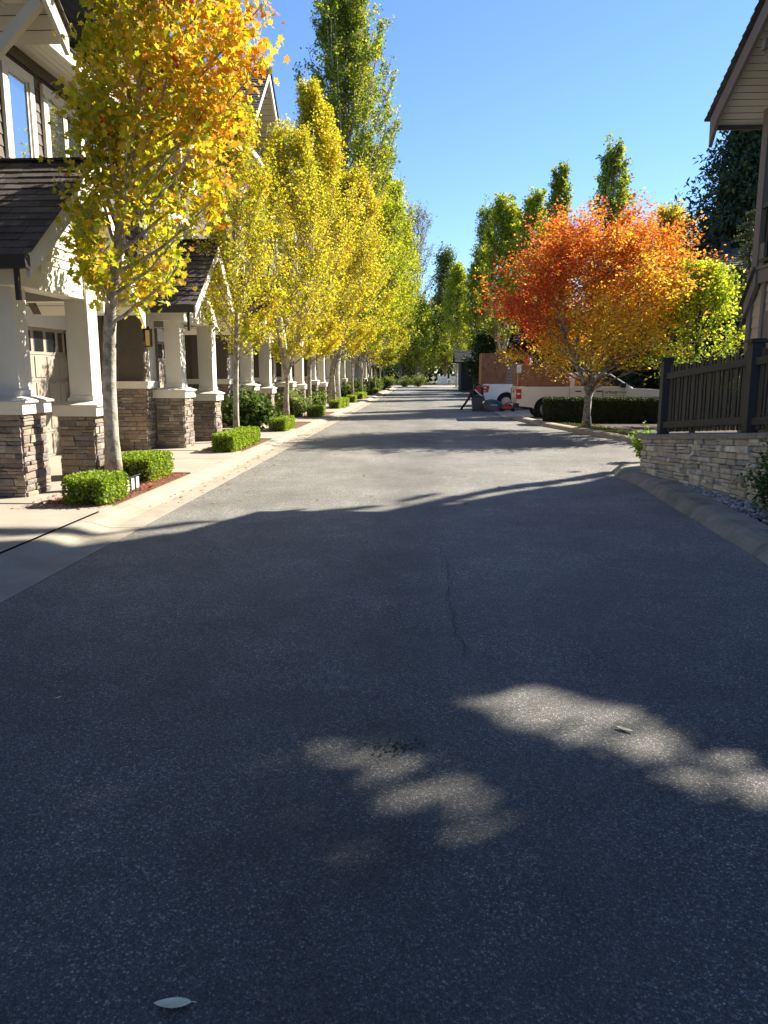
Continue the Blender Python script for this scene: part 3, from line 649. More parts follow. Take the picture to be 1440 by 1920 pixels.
# ================================================================== STONE WALL, FENCE
WP = [(3.29,11.82),(3.60,10.55),(3.84,9.28),(4.02,8.2),(4.2,7.0),(4.35,5.8)]
def ztop(y): return .62+(11.82-y)*.088
mb = MB()
for a,b in zip(WP,WP[1:]):
    d = Vector((b[0]-a[0],b[1]-a[1],0)).normalized(); o = (d.y, -d.x) ; o = o if o[0] < 0 else (-o[0],-o[1])
    stone_face(mb,a,b,.05,ztop(a[1]),.05,ztop(b[1]),STW,.04,.10,.08,.30,.06,out=o)
    n = Vector((-o[0],-o[1],0))*.3; A = Vector((*a,0))+n*.05; B = Vector((*b,0))+n*.05; A2 = Vector((*a,0))+n; B2 = Vector((*b,0))+n
    za, zb = ztop(a[1])-.003, ztop(b[1])-.003
    mb.add([(A.x,A.y,0),(B.x,B.y,0),(B2.x,B2.y,0),(A2.x,A2.y,0),(A.x,A.y,za),(B.x,B.y,zb),(B2.x,B2.y,zb),(A2.x,A2.y,za)],[(0,1,5,4),(3,2,6,7),(4,5,6,7)],(.12,.11,.09))
stone_face(mb,(3.29,11.82),(5.6,12.28),.05,.62,cols=STW,out=(-.2,.98)); mb.beam((3.32,11.70,.3),(5.6,12.15,.3),.2,.6,(.1,.09,.08))
wall = mb.build('stone_wall','stone'); meta(wall,'low split stone wall carrying the dark picket fence at the right kerb','stone wall')
c = MB()
q = [(3.62,14.0)]
pts = WP
for a,b in zip(pts,pts[1:]):
    nn = 3
    for i in range(nn):
        s0,s1 = i/nn,(i+1)/nn-.006; A = Vector((a[0]+(b[0]-a[0])*s0,a[1]+(b[1]-a[1])*s0,0)); B = Vector((a[0]+(b[0]-a[0])*s1,a[1]+(b[1]-a[1])*s1,0))
        d = (B-A).normalized(); n = Vector((-d.y,d.x,0)); n = n if n.x > 0 else -n
        def V(p,k,z): return (p.x+n.x*k, p.y+n.y*k, z)
        za,zb = ztop(A.y),ztop(B.y)
        c.add([V(A,-.06,za),V(B,-.06,zb),V(B,.34,zb),V(A,.34,za),V(A,-.055,za+.065),V(B,-.055,zb+.065),V(B,.33,zb+.075),V(A,.33,za+.075)],[(0,3,2,1),(4,5,6,7),(0,1,5,4),(1,2,6,5),(2,3,7,6),(3,0,4,7)],(.27,.235,.185))
c.beam((3.24,11.86,.655),(5.6,12.33,.655),.40,.07,(.27,.235,.185))
o = c.build('wall_coping','stone',wall)
f = empty('picket_fence',(3.55,11.7,0),0,'dark brown picket fence with square posts standing on the low stone wall','fence')
FP = [(3.53,11.72),(3.95,9.66),(4.28,7.6),(4.5,5.9)]
def fz(y): return ztop(y)+.07
for i,(x,y) in enumerate(FP):
    m = MB(); hh = 1.08; a = .075 if i else .07
    m.box(x-a,x+a,y-a,y+a,fz(y)-.05,fz(y)+hh); m.box(x-a-.03,x+a+.03,y-a-.03,y+a+.03,fz(y)+hh,fz(y)+hh+.03); m.box(x-a-.01,x+a+.01,y-a-.01,y+a+.01,fz(y)+hh+.03,fz(y)+hh+.05)
    loc(m.build('post','fence',f,bevel=.004),f)
for a,b in zip(FP,FP[1:]):
    A = Vector((*a,0)); B = Vector((*b,0)); d = (B-A).normalized(); n = Vector((d.y,-d.x,0)); n = n if n.x < 0 else -n
    for dz,hw in ((.86,.09),(.15,.09)):
        m = MB(); m.beam(A+d*.07+n*.03+Vector((0,0,fz(a[1])+dz)),B-d*.07+n*.03+Vector((0,0,fz(b[1])+dz)),.035,hw); loc(m.build('rail','fence',f),f)
    L = (B-A).length; s = .17; i = 0
    while s < L-.12:
        p = A+d*s; w_ = .044 if i%2 == 0 else .019; top = 1.0 if i%2 == 0 else .97; m = MB(); zz = fz(p.y); e = d*w_; t_ = n*.010
        vs = [p-e-t_,p+e-t_,p+e+t_,p-e+t_]
        m.add([(v.x,v.y,zz+.04) for v in vs]+[(v.x,v.y,zz+top+rnd.uniform(-.004,.004)) for v in vs],[(0,1,2,3),(7,6,5,4),(0,4,5,1),(1,5,6,2),(2,6,7,3),(3,7,4,0)])
        loc(m.build('picket','fence',f),f); s += .098; i += 1
# pebbles between kerb and wall
mb = MB(); ico = bmesh.new(); bmesh.ops.create_icosphere(ico, subdivisions=1, radius=1); iv = [v.co.copy() for v in ico.verts]; iff = [tuple(v.index for v in f_.verts) for f_ in ico.faces]; ico.free()
for i in range(1500):
    y = rnd.uniform(7.9,13.2); xa = float(np.interp(y,[7,9,11.2,12.1,12.7,13.2],[3.42,3.46,3.54,3.47,3.56,3.85])); xb = float(np.interp(y,[7,8.2,9.28,10.55,11.82,12.2,13.2],[4.2,4.02,3.84,3.60,3.32,4.2,4.6]))
    if xb < xa+.02 and y < 11.9: xb = xa+.04
    x = rnd.uniform(xa-.03,max(xb,xa)+.02); r = rnd.uniform(.014,.034); g = rnd.uniform(.10,.5); c = (g*1.02,g*.98,g*.92) if rnd.random() < .8 else (g*1.0,g*.85,g*.7)
    R_ = Matrix.Rotation(rnd.uniform(0,6.28),3,'Z')@Matrix.Diagonal((r*rnd.uniform(.9,1.5),r,r*rnd.uniform(.5,.8)))
    mb.add([tuple(R_@v+Vector((x,y,.085+rnd.uniform(0,.025)))) for v in iv], iff, c)
meta(mb.build('river_pebbles','pebble',smooth=True),'grey and white river pebbles between the curved kerb and the stone wall','pebbles',kind='stuff')
# ================================================================== TREES
Yel=(.62,.42,.02); YG=(.42,.44,.025); YG2=(.28,.36,.03); Gr=(.10,.19,.02); DG=(.045,.095,.018); Or=(.72,.27,.02); Rd=(.62,.06,.02); Gold=(.55,.33,.02); Br=(.28,.14,.04)
def mix(base, P, rg, pairs, j=.16):
    """pairs: (weight array or number, colour)"""
    n = len(P); W = np.stack([np.broadcast_to(np.asarray(w,float),(n,)) for w,_ in pairs],1); W = np.clip(W,0,None)+1e-6; W /= W.sum(1,keepdims=True)
    u = rg.random(n)[:,None]; ix = (np.cumsum(W,1) < u).sum(1); ix = np.clip(ix,0,len(pairs)-1)
    c = np.array([q for _,q in pairs])[ix]; return c*(1+rg.uniform(-j,j,(n,1)))*(1+rg.uniform(-.08,.08,(n,3)))
sg = lambda x: 1/(1+np.exp(-x))
ST = 'slim street trees along the left kerb'
def c1(P,rg):
    nz = smooth_noise(P,1.6,5); o = sg((P[:,0]-1.25)*3.2+nz*1.2)
    return mix(0,P,rg,[(1.5-o+.2,(.50,.50,.025)),(1-o,(.33,.40,.03)),(1.3+o,(.72,.56,.04)),(o*2.6,(.78,.44,.04)),(o*o*1.6,(.78,.30,.04)),(.015,Rd)])
tree('street_maple',(-4.22,10.15,.05),11,8.6,2.25,prof_pts([(0,.5),(.12,.95),(.4,1.02),(.75,1.05),(1,.6)]),17500,.094,c1,'nearest street maple, pale trunk, lobed leaves turning from yellow green to orange','tree',ST,
     sig=.10,shape='maple',offs=lambda t:(1.16*min(1,t*2.0),-.0),tr=.095,gap=-.55,nl=60,rise=.95,ntw=8,twl=.42,up=.1)
def cy(y=1.,g=.3,o=.2,dg=0.):
    def f(P,rg):
        nz = smooth_noise(P,1.2,9); return mix(0,P,rg,[(y,(.68,.56,.04)),(y*.8+nz*.3,(.58,.55,.045)),(g+nz*.2,YG2),(o-nz*.15,(.64,.33,.02)),(dg,Gr)])
    return f
def cg(top=.3,low=.3,H=10):
    def f(P,rg):
        h = P[:,2]/H; nz = smooth_noise(P,.9,4)
        return mix(0,P,rg,[(1.2,(.42,.48,.035)),(.5+nz*.3,(.22,.32,.03)),(.7-nz*.3,(.56,.52,.035)),(low*sg((.3-h)*14),(.66,.42,.02)),(top*sg((h-.7)*10),(.30,.34,.05)),(.22-nz*.2,Gr)])
    return f
tree('street_hornbeam',(-4.3,17.3,.05),12,7.4,1.85,prof_pts([(0,.35),(.2,.95),(.5,1.1),(.8,.7),(1,.15)]),24000,.062,cy(.8,.7,.12),'slim pale trunked tree rising behind the clipped three part box hedge','tree',ST,sig=.075,offs=lambda t:(.22,0),tr=.065,nl=60,rise=1.5,ntw=7,twl=.36)
tree('street_hornbeam',(-4.35,23.9,.05),13,9.0,1.8,prof_pts([(0,.4),(.25,1.5),(.5,1.6),(.75,.9),(1,.12)]),27000,.074,cy(1.,.6,.08),'forked yellow street tree behind the dark green rhododendron bush','tree',ST,sig=.10,offs=lambda t:(.35,0),tr=.085,nl=70,rise=1.6,ntw=7,twl=.34,stems=2)
tree('street_hornbeam',(-4.3,28.4,.05),14,12.4,2.0,prof_pts([(0,.5),(.18,2.0),(.35,2.5),(.5,1.9),(.62,1.1),(.75,.5),(1,.12)]),46000,.082,cy(1.2,.3,.16),'golden yellow street tree with a tall thin top, trunk beside the roses','tree',ST,sig=.10,offs=lambda t:(.95*min(1,t*2)*(1 if t<.5 else max(.15,1-(t-.5)*2.2)),0),tr=.08,nl=90,rise=1.5,ntw=8,twl=.32)
tree('street_hornbeam',(-4.2,35.2,.05),15,10.4,2.0,prof_pts([(0,.6),(.25,2.3),(.5,2.4),(.8,1.2),(1,.12)]),40000,.092,cy(1.2,.4,.14),'golden yellow street tree in front of the leaning poplar trunk','tree',ST,sig=.11,offs=lambda t:(.95*min(1,t*2),0),tr=.08,nl=80,rise=1.5,ntw=8,twl=.32,stems=2)
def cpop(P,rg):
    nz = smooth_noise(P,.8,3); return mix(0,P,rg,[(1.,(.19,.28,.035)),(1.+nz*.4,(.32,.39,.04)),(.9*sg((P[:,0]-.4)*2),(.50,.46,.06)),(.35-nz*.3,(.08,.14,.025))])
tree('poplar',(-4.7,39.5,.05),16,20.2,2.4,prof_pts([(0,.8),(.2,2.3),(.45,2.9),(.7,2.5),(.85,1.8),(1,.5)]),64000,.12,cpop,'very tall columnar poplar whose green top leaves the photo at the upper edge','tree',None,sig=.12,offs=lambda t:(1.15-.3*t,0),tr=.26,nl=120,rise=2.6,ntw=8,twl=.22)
def late(y,H,lab,seed,r=2.5,low=.6,n=30000,ox=1.35,x=-4.1,top=.2,name='street_hornbeam'):
    tree(name,(x,y,.05),seed,H,2.0,prof_pts([(0,.9),(.15,r),(.4,r*1.02),(.7,r*.6),(1,.12)]),n,.12,cg(top,low,H),lab,'tree',ST,sig=.14,offs=lambda t:(ox*min(1,t*2),0),tr=.065,nl=70,rise=1.5,ntw=7,twl=.3,stems=2)
late(43.,14.6,'tall yellow green street tree just beyond the leaning poplar trunk',17,2.1,.9)
late(49.,13.8,'bright lime green street tree, its crown the right edge of the tall left row',18,2.5,.8,36000,1.8)
late(55.5,12.6,'lime green street tree with an orange yellow skirt over the far left kerb',19,2.6,1.6,30000,2.0)
late(62.,11.0,'green street tree in half shade near the far end of the left row',20,2.6,1.6)
late(69.,10.2,'dark green street tree at the far end of the left row',21,2.6,.5,14000)
late(76.,11.0,'farthest left street tree, bright leaves beside the lit pavement',22,2.6,.3,13000,1.0)
def cgray(P,rg): return mix(0,P,rg,[(1,(.16,.18,.12)),(1,(.22,.22,.16)),(.5,(.10,.13,.05))])
def cdg(P,rg):
    nz = smooth_noise(P,.6,8); return mix(0,P,rg,[(1,(.09,.15,.025)),(.7+nz*.3,(.17,.22,.04)),(.3,(.26,.22,.06)),(.5-nz*.3,DG)])
BG = 'trees at the far end of the street'
tree('half_bare_tree',(-1.4,112,0),31,25.5,7,prof_pts([(0,2.2),(.4,3.),(.8,2.2),(1,.88)]),3600,.24,cgray,'half bare grey tree with thin twigs against the sky at the street end','tree',BG,sig=.3,tr=.25,nl=60,rise=1.5,ntw=9,twl=.34,bark='bark')
tree('far_tree',(-3.6,108,0),32,15,1.0,prof_pts([(0,2.6),(.4,3.4),(1,.6)]),12000,.27,cdg,'dark green tree below the half bare grey tree at the street end','tree',BG,sig=.35,tr=.25,nl=50,rise=1.2)
tree('far_tree',(2.6,110,0),33,20.,1.4,prof_pts([(0,2.4),(.3,3.),(.7,1.8),(1,.3)]),11000,.27,cdg,'pointed dark green tree with sparse top in the gap at the street end','tree',BG,sig=.33,tr=.25,nl=60,rise=1.4)
tree('far_tree',(-.9,107,0),34,11.5,.7,prof_pts([(0,2.6),(.5,3.2),(1,.6)]),12000,.27,cg(.2,.5,9),'bushy lime green tree right behind the lit pavement at the street end','tree',BG,sig=.35,tr=.2,nl=50,rise=1.)
tree('far_tree',(4.,109,0),35,13,1.,prof_pts([(0,2.6),(.5,3.2),(1,.6)]),9000,.3,cg(.2,.5,9),'pale green tree rising behind the two white gates','tree',BG,sig=.35,tr=.2,nl=40,rise=1.)
tree('columnar_tree',(5.3,80,0),36,14.0,1.2,prof_pts([(0,2.2),(.3,2.7),(.7,1.7),(1,.3)]),24000,.19,cy(.3,1.2,.05),'narrow yellow green tree left of the tall green hornbeams at the street end','tree',BG,sig=.13,tr=.12,nl=90,rise=2.6)
tree('columnar_tree',(3.6,94,0),136,14.5,1.2,prof_pts([(0,2.2),(.3,2.7),(.7,1.7),(1,.3)]),20000,.21,cg(.2,.0,15),'lime green column tree standing between the pointed dark tree and the yellow green one','tree',BG,sig=.16,tr=.12,nl=90,rise=2.4)
tree('columnar_tree',(6.3,66,0),37,15.8,2.4,prof_pts([(0,1.7),(.3,2.2),(.7,1.9),(1,.7)]),20000,.2,cg(.9,.0,15),'tall dense lime and green column tree above the dark garage','tree',BG,sig=.12,tr=.12,nl=110,rise=3,stems=3)
tree('columnar_tree',(8.3,64,0),38,15.6,2.4,prof_pts([(0,1.5),(.3,1.9),(.7,1.6),(1,.5)]),15000,.2,cg(.9,.0,15),'tall green column tree beside the red maple crown','tree',BG,sig=.12,tr=.12,nl=90,rise=3,stems=2)
tree('columnar_tree',(5.9,82,0),39,19.0,4,prof_pts([(0,1.5),(.5,1.7),(1,.4)]),8000,.2,cpop,'thin dark poplar spires behind the yellow green columnar tree','tree',BG,sig=.2,tr=.16,nl=50,rise=3.,stems=3)
tree('columnar_tree',(9.6,60,0),40,17.4,3,prof_pts([(0,1.1),(.5,1.5),(1,.3)]),10000,.19,cpop,'twin topped green poplar just above the red top of the maple','tree',BG,sig=.11,tr=.12,nl=90,rise=3.,stems=2)
tree('columnar_tree',(12.3,55,0),41,17.0,3,prof_pts([(0,1.6),(.5,1.9),(.8,1.2),(1,.25)]),13000,.19,cpop,'single pointed green poplar rising above the middle of the red maple','tree',BG,sig=.12,tr=.14,nl=100,rise=2.6)
tree('golden_tree',(13.6,46,0),42,11.3,1.5,prof_pts([(0,1.9),(.5,2.2),(.8,1.2),(1,.2)]),11000,.16,cy(.6,.7,.9),'pointed golden and orange tree peeking over the right side of the maple','tree',None,sig=.18,tr=.15,nl=60,rise=1.5)
# conifers: drooping whorls
def conifer(loc_, seed, H, rb, n, size, label, sparse=False, pal_=((1,(.035,.075,.055)),(1,(.05,.095,.05)),(.5,(.09,.13,.05))), cb=.08, off=None):
    rg = np.random.default_rng(seed); rp = random.Random(seed); o = empty('conifer', loc_, 0, label, 'conifer', 'conifers behind the houses on the right'); mb = MB()
    mb.tube([(0,0,0),(0,0,H*.5),(0,0,H)],[.02*H+.03,.012*H,.01],8); S_ = []
    nw = int(H*(3.2 if not sparse else 1.6))
    for i in range(nw):
        t = (i+.5)/nw; z = H*(cb+(1-cb)*t); R0 = rb*(1-t)**.8*(.9+.2*rp.random())+.12
        for j in range(6 if not sparse else 4):
            a = rp.uniform(0,6.28); r = R0*rp.uniform(.4,1.25); d = Vector((math.cos(a),math.sin(a),0)); p0 = Vector((0,0,z)); p1 = p0+d*r*.55+Vector((0,0,.06*r)); p2 = p0+d*r+Vector((0,0,-.28*r))
            mb.tube([p0,p1,p2],[.012*R0+.006,.008*R0+.004,.003],4,cap=False)
            for q in range(10):
                s = .12+.9*q/9; p = p0*(1-s)**2+p1*2*s*(1-s)+p2*s*s; side = Vector((-d.y,d.x,0))
                for e in (-1,0,1): S_.append(tuple(p+side*e*r*.16*(1.1-s)+Vector((0,0,-.05*r*rp.random()))))
    mb.build('trunk','barkdark',o,smooth=True); S_ = np.array(S_); P = S_[rg.integers(0,len(S_),n)]+rg.normal(size=(n,3))*np.array([.09,.09,.06])*max(.6,rb/2)
    leaf_cloud('crown',P,size,mix(0,P,rg,pal_),'leafdull','needle',o,.5,rg,droop=1.1); return o
conifer((17.0,41,0),51,18.4,7.2,40000,.30,'tall dark conifer partly behind the upper corner of the taupe house')
conifer((14.9,39.5,0),52,13.6,5.4,20000,.27,'shorter dark conifer with ragged drooping boughs left of the tallest one')
conifer((13.9,41.5,0),53,10.6,.9,1400,.12,'thin bare topped young conifer poking above the maple',True)
conifer((18.6,46,0),54,19,3.6,14000,.28,'tall conifer hidden mostly behind the taupe house upper storey')
conifer((9.6,24.5,0),55,6.4,1.3,6000,.12,'small blue green spruce beside the eave of the taupe house',False,((1,(.10,.14,.10)),(1,(.14,.17,.09)),(.4,(.2,.22,.08))))
# dark shrubs and conifer mass that closes the view behind maple
for i,(x,y,H_,r_,lab) in enumerate([(10.5,44,6.5,2.6,'dark bushy evergreen directly behind the cab of the cream truck'),(15.5,46,7,3,'dark bushy evergreen behind the bonnet of the cream truck'),(8.4,58,6.5,2.8,'dark shaded evergreen behind the plywood sides of the white truck'),(12.6,31,4.6,2.4,'dark shaded shrub mass below the slate house window'),(9.8,33.5,3.2,1.8,'low dark evergreen between the maple crown and the lime tree'),(5.6,70,5.4,2.0,'dark evergreen rising behind the tall plywood board')]):
    tree('evergreen',(x,y,0),60+i,H_,.3,prof_pts([(0,r_*.8),(.5,r_),(1,r_*.3)]),11000,.2,lambda P,rg: mix(0,P,rg,[(1,(.03,.055,.02)),(1,(.045,.075,.025)),(.3,(.09,.11,.03))]),lab,'evergreen','dark evergreens behind the trucks',sig=.22,tr=.12,nl=45,rise=.8,lmat='leafdull',bark='barkdark')
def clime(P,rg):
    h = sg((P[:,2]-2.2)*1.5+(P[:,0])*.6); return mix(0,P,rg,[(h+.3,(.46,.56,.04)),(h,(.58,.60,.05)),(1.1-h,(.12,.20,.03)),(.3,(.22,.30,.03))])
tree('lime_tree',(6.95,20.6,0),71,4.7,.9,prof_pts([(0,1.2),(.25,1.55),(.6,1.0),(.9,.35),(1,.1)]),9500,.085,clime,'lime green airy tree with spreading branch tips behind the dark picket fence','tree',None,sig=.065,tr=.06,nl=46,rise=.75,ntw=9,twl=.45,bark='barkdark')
# red maple
def cmap(P,rg):
    nz = smooth_noise(P,1.1,2); x,y,z = P.T; redl = sg((-x-1.2)*4)*sg((3.9-z)*4)*sg((z-2.45)*6); redt = sg((z-4.7-nz*.5)*2.6)*sg((x+1.6)*-.4+.6); yl = sg((3.05-z+nz*.6)*2.4)
    return mix(0,P,rg,[(1.1,(.70,.29,.04)),(.65+nz*.4,(.74,.42,.06)),(.45-nz*.4,(.62,.18,.035)),(redl*6+.05,(.70,.06,.03)),(redt*2.2,(.70,.14,.05)),(yl*(1-redl)*6.5,(.86,.66,.08)),(yl*(1-redl)*1.2,(.50,.42,.03))])
mp = tree('red_maple',(4.5,22.0,.07),81,5.5,1.3,prof_pts([(0,2.1),(.12,2.5),(.35,2.65),(.6,2.5),(.85,2.0),(1,1.0)]),60000,.078,cmap,'broad orange and red maple with yellow lower leaves in front of the hedge','tree',None,sig=.10,offs=lambda t:(.22,0),tr=.105,nl=96,rise=.36,ntw=10,twl=.42,stems=3,bark='birch',up=.8,gap=-.62,start=.02,floor=lambda x: np.interp(x,[-.6,0],[1.08,1.62]))
# unseen cedars added to shade the near road, crowns cut for lit patches
def bound(x): return np.interp(x,[-9,-3.2,-1.9,-.5,1.2,3.,6.],[7.0,7.15,8.0,9.0,10.9,12.75,13.6])
LIT = [([(.18,3.72),(.57,3.79),(.87,3.62),(1.14,3.36),(1.42,3.01),(1.9,2.85),(1.9,2.40),(1.3,2.68),(.93,2.98),(.58,3.29),(.33,3.51)],.965),  # road patches lit through cut crown gaps, standing in for window reflections
       ([(-.46,3.17),(-.22,3.11),(.08,2.94),(.31,2.6),(.2,2.5),(-.07,2.69),(-.34,2.92)],.87),([(-.48,2.56),(-.29,2.5),(-.09,2.3),(-.19,2.26),(-.37,2.37)],.8)]
def inpoly(x,y,poly):
    r = np.zeros(len(x),bool); j = len(poly)-1
    for i in range(len(poly)):
        xi,yi = poly[i]; xj,yj = poly[j]; r ^= ((yi > y) != (yj > y)) & (x < (xj-xi)*(y-yi)/(yj-yi+1e-9)+xi); j = i
    return r
rg = np.random.default_rng(5)
SHADE = [(10.3,-2.5),(10.8,1.2),(9.8,5.),(10.6,8.8),(9.9,12.6),(11.,16.)]
for i,(tx,ty) in enumerate(SHADE):
    o = empty('shade_cedar',(tx,ty,0),0,'tall cedar added out of view to shade the road, %s'%['nearest the camera','second nearest','third nearest','fourth nearest','fifth nearest','farthest away'][i],'shade_cedar','cedars added out of view to shape the road shade'); mb = MB(); mb.tube([(0,0,0),(0,0,8),(0,0,16)],[.28,.16,.02],8)
    n = 52000; z = rg.uniform(1.2,16.5,n); rr = 2.5*(1-(z-1.2)/34)*np.sqrt(rg.random(n)); a = rg.uniform(0,6.283,n); P = np.stack([rr*np.cos(a),rr*np.sin(a)*1.1,z],1)
    gx = P[:,0]+tx-AZ[0]*COT*z; gy = P[:,1]+ty-AZ[1]*COT*z; d = bound(gx)-gy
    st = np.sin(d*8.5+1.3*np.sin(gx*1.9)+gx*.7)*.5+np.sin(gx*3.1+gy*2.)*.14
    pr = np.clip((d*.85+st*np.clip(1.3-d*.6,0,1)-.02)/.3,0,1)
    keep = rg.random(n) < pr
    for poly,s in LIT:
        near = np.zeros(n,bool)
        for q in range(9): near |= inpoly(gx+(.06*math.cos(q*.785) if q < 8 else 0),gy+(.06*math.sin(q*.785) if q < 8 else 0),poly)
        keep &= ~(near&(rg.random(n) < s))
    keep &= ~((P[:,0]+tx) < .47*(P[:,1]+ty)+1.0)
    for j in range(40):
        zz = 2+13*j/40; aa = j*2.4; L = 2.1*(1-(zz-1)/18)**.6; mb.tube([(0,0,zz),(L*.6*math.cos(aa),L*.6*math.sin(aa),zz+.1),(L*math.cos(aa),L*math.sin(aa),zz-.3)],[.05,.03,.006],4,cap=False)
    mb.build('trunk','barkdark',o); P = P[keep]; leaf_cloud('crown',P,.19,pal(len(P),[1,1],[(.04,.08,.03),(.06,.10,.03)],rg),'leafdull','quad',o,.6,rg)
# distant wood closing the horizon
rg = np.random.default_rng(3); n = 42000; x = rg.uniform(-90,110,n); hh = 9+3.5*np.sin(x*.21)+2.5*np.sin(x*.53+1)+1.5*np.sin(x*1.1); P = np.stack([x,125+rg.uniform(-5,8,n),rg.random(n)**.8*np.maximum(hh,4)],1)
w = leaf_cloud('wood',P,.95,pal(n,[2,2,1,1],[(.07,.11,.02),(.11,.15,.03),(.2,.2,.03),(.04,.07,.02)],rg),'leafdull','quad',None,.3,rg); meta(w,'far off wood closing the view behind the street end','wood',kind='stuff')
# ================================================================== HEDGES AND SHRUBS
boxpal = ([3,3,2,1],[(.22,.34,.02),(.30,.40,.03),(.13,.24,.02),(.42,.46,.05)])
def hedge(x0,x1,y0,y1,h,n,size,label,group='clipped box hedges in the kerbside beds',pl=boxpal,name='box_hedge',mat='leaf',core=(.03,.05,.01),cat='hedge'):
    o = empty(name,((x0+x1)/2,(y0+y1)/2,.05),0,label,cat,group); a,b = (x1-x0)/2,(y1-y0)/2
    P = leaf_box(-a,a,-b,b,.02,h,n); leaf_cloud('foliage',P,size,pal(n,*pl),mat,'fold',o,.3)
    mb = MB(); q = .05; 
    for i in range(int(40+300*a*b)):
        u,v = rnd.uniform(-a+q,a-q),rnd.uniform(-b+q,b-q); mb.tube([(u*.6,v*.8,0),(u*.9,v*.95,h*.5),(u,v,h-q)],[.006,.004,.002],4,cap=False)
    mb.box(-a+.07,a-.07,-b+.07,b-.07,.06,h-.07); mb.build('stems','soil',o); return o
hedge(-4.28,-3.74,8.72,9.42,.34,5200,.036,'small clipped box cube at the foot of the nearest street maple')
hedge(-4.62,-3.92,10.75,11.72,.36,7000,.036,'larger clipped box block right behind the nearest street maple trunk')
for (a,b,hh,l) in ((14.95,15.72,.37,'front third of the clipped box row before the slim second tree'),(15.8,16.55,.36,'middle third of the clipped box row before the slim second tree'),(16.62,17.3,.36,'rear third of the clipped box row before the slim second tree')):
    hedge(-4.22,-3.76,a,b,hh,5200,.038,l)
hedge(-4.22,-3.74,20.5,21.2,.36,3200,.042,'clipped box cube directly in front of the rhododendron, nearer half'); hedge(-4.2,-3.74,21.3,21.9,.36,2400,.042,'clipped box cube directly in front of the rhododendron, farther half')
hedge(-4.2,-3.76,27.2,28.0,.38,2600,.045,'loose yellow green box cube in front of the roses, nearer half'); hedge(-4.2,-3.76,28.1,28.8,.36,2200,.045,'loose yellow green box cube in front of the roses, farther half')
for y,l in ((34.0,'first of three clipped box cubes before the leaning poplar trunk'),(35.6,'second of three clipped box cubes before the leaning poplar trunk'),(37.2,'third of three clipped box cubes before the leaning poplar trunk'),(41.5,'box cube just past the leaning poplar trunk'),(46.5,'box cube in the far left shade, nearer one'),(48.4,'box cube in the far left shade, farther one'),(55,'box cube near the far end of the left kerb'),(61,'farthest box cube on the left kerb')):
    hedge(-4.3,-3.8,y,y+1.05,.38,1700,.055,l)
def shrub(name,loc_,r,h,n,size,pl,label,cat='shrub',shape='fold',mat='leaf',group=None,nst=26,sig=.09,up=.3):
    o = empty(name,loc_,0,label,cat,group); rp = random.Random(int(loc_[1]*10)); mb = MB(); S_ = []
    for i in range(nst):
        a = rp.uniform(0,6.28); q = math.sqrt(rp.random()); e = Vector((r*q*math.cos(a),r*q*math.sin(a),h*(1-.55*q*q)*rp.uniform(.6,1.))); m = Vector((e.x*.35,e.y*.35,e.z*.6))
        mb.tube([(e.x*.1,e.y*.1,0),m,e],[.014,.009,.004],4,cap=False)
        for k in range(9): s = .25+.75*k/8; S_.append(tuple(Vector((e.x*.1,e.y*.1,0))*(1-s)**2+m*2*s*(1-s)+e*s*s))
    mb.build('stems','barkdark',o); S_ = np.array(S_); P = S_[NR.integers(0,len(S_),n)]+NR.normal(size=(n,3))*sig; P[:,2] = np.maximum(P[:,2],.03)
    leaf_cloud('foliage',P,size,pal(n,*pl),mat,shape,o,up); return o,S_
shrub('rhododendron',(-4.85,20.9,.05),.85,1.15,3800,.13,([3,2,1],[(.05,.10,.02),(.08,.14,.03),(.14,.2,.05)]),'large dark glossy rhododendron bush between two porch pillars and the kerb',sig=.10,nst=46)
o,S_ = shrub('rose_bush',(-4.75,27.6,.05),.75,1.15,3400,.09,([2,2,1],[(.14,.22,.06),(.24,.32,.12),(.34,.38,.2)]),'pale leaved rose bush with peach flowers behind the slim golden tree',sig=.09)
P = S_[NR.integers(0,len(S_),46)]; P = P[P[:,2] > .55]; leaf_cloud('flower',np.repeat(P,9,0)+NR.normal(size=(len(P)*9,3))*.03,.07,pal(len(P)*9,[1,1],[(.7,.33,.22),(.75,.5,.35)]),'leaf','quad',o)
for i,(x,y,r,hh,l) in enumerate([(-4.9,33.6,.7,.9,'grassy green shrub at the base of the leaning poplar'),(-4.8,46,.8,1.,'dark shaded shrub beyond the leaning poplar'),(-4.7,52,.9,1.2,'mid green shaded shrub between the far left trunks'),(-4.7,58.5,.9,1.4,'dark shrub under the orange skirted street tree'),(-4.5,66,1,1.5,'dark shrub near the far left kerb end'),(-4.2,74,1,1.4,'farthest dark shrub on the left side'),(-2.6,92.5,.9,1.2,'lit lime shrub on the pavement edge at the street end'),(-1.,93,1.2,1.7,'round straw coloured shrub at the street end'),(-4.4,92,1.2,1.5,'green shrub at the left of the lit pavement')]):
    shrub('shrub',(x,y,.05),r,hh,2200,.12,([2,2,1],[(.06,.11,.02),(.12,.18,.03),(.2,.25,.05)]) if i < 6 else ([2,2],[(.25,.34,.05),(.34,.33,.12)]),l,sig=.12,group='shrubs along the street')
HP = ([4,3,1],[(.022,.04,.014),(.035,.06,.018),(.10,.12,.04)])
hedge(3.78,7.9,24.5,25.6,.78,26000,.05,'long dark clipped hedge hiding the lower half of the cream truck',None,HP,'long_hedge','leafdull')
o,_ = shrub('shrub',(3.72,13.3,.08),.26,.62,900,.06,([2,2],[(.20,.32,.05),(.28,.40,.07)]),'small lime green shrub at the left foot of the picket fence',sig=.05,nst=14,group='shrubs along the street'); o.location = (3.98,14.3,.05)
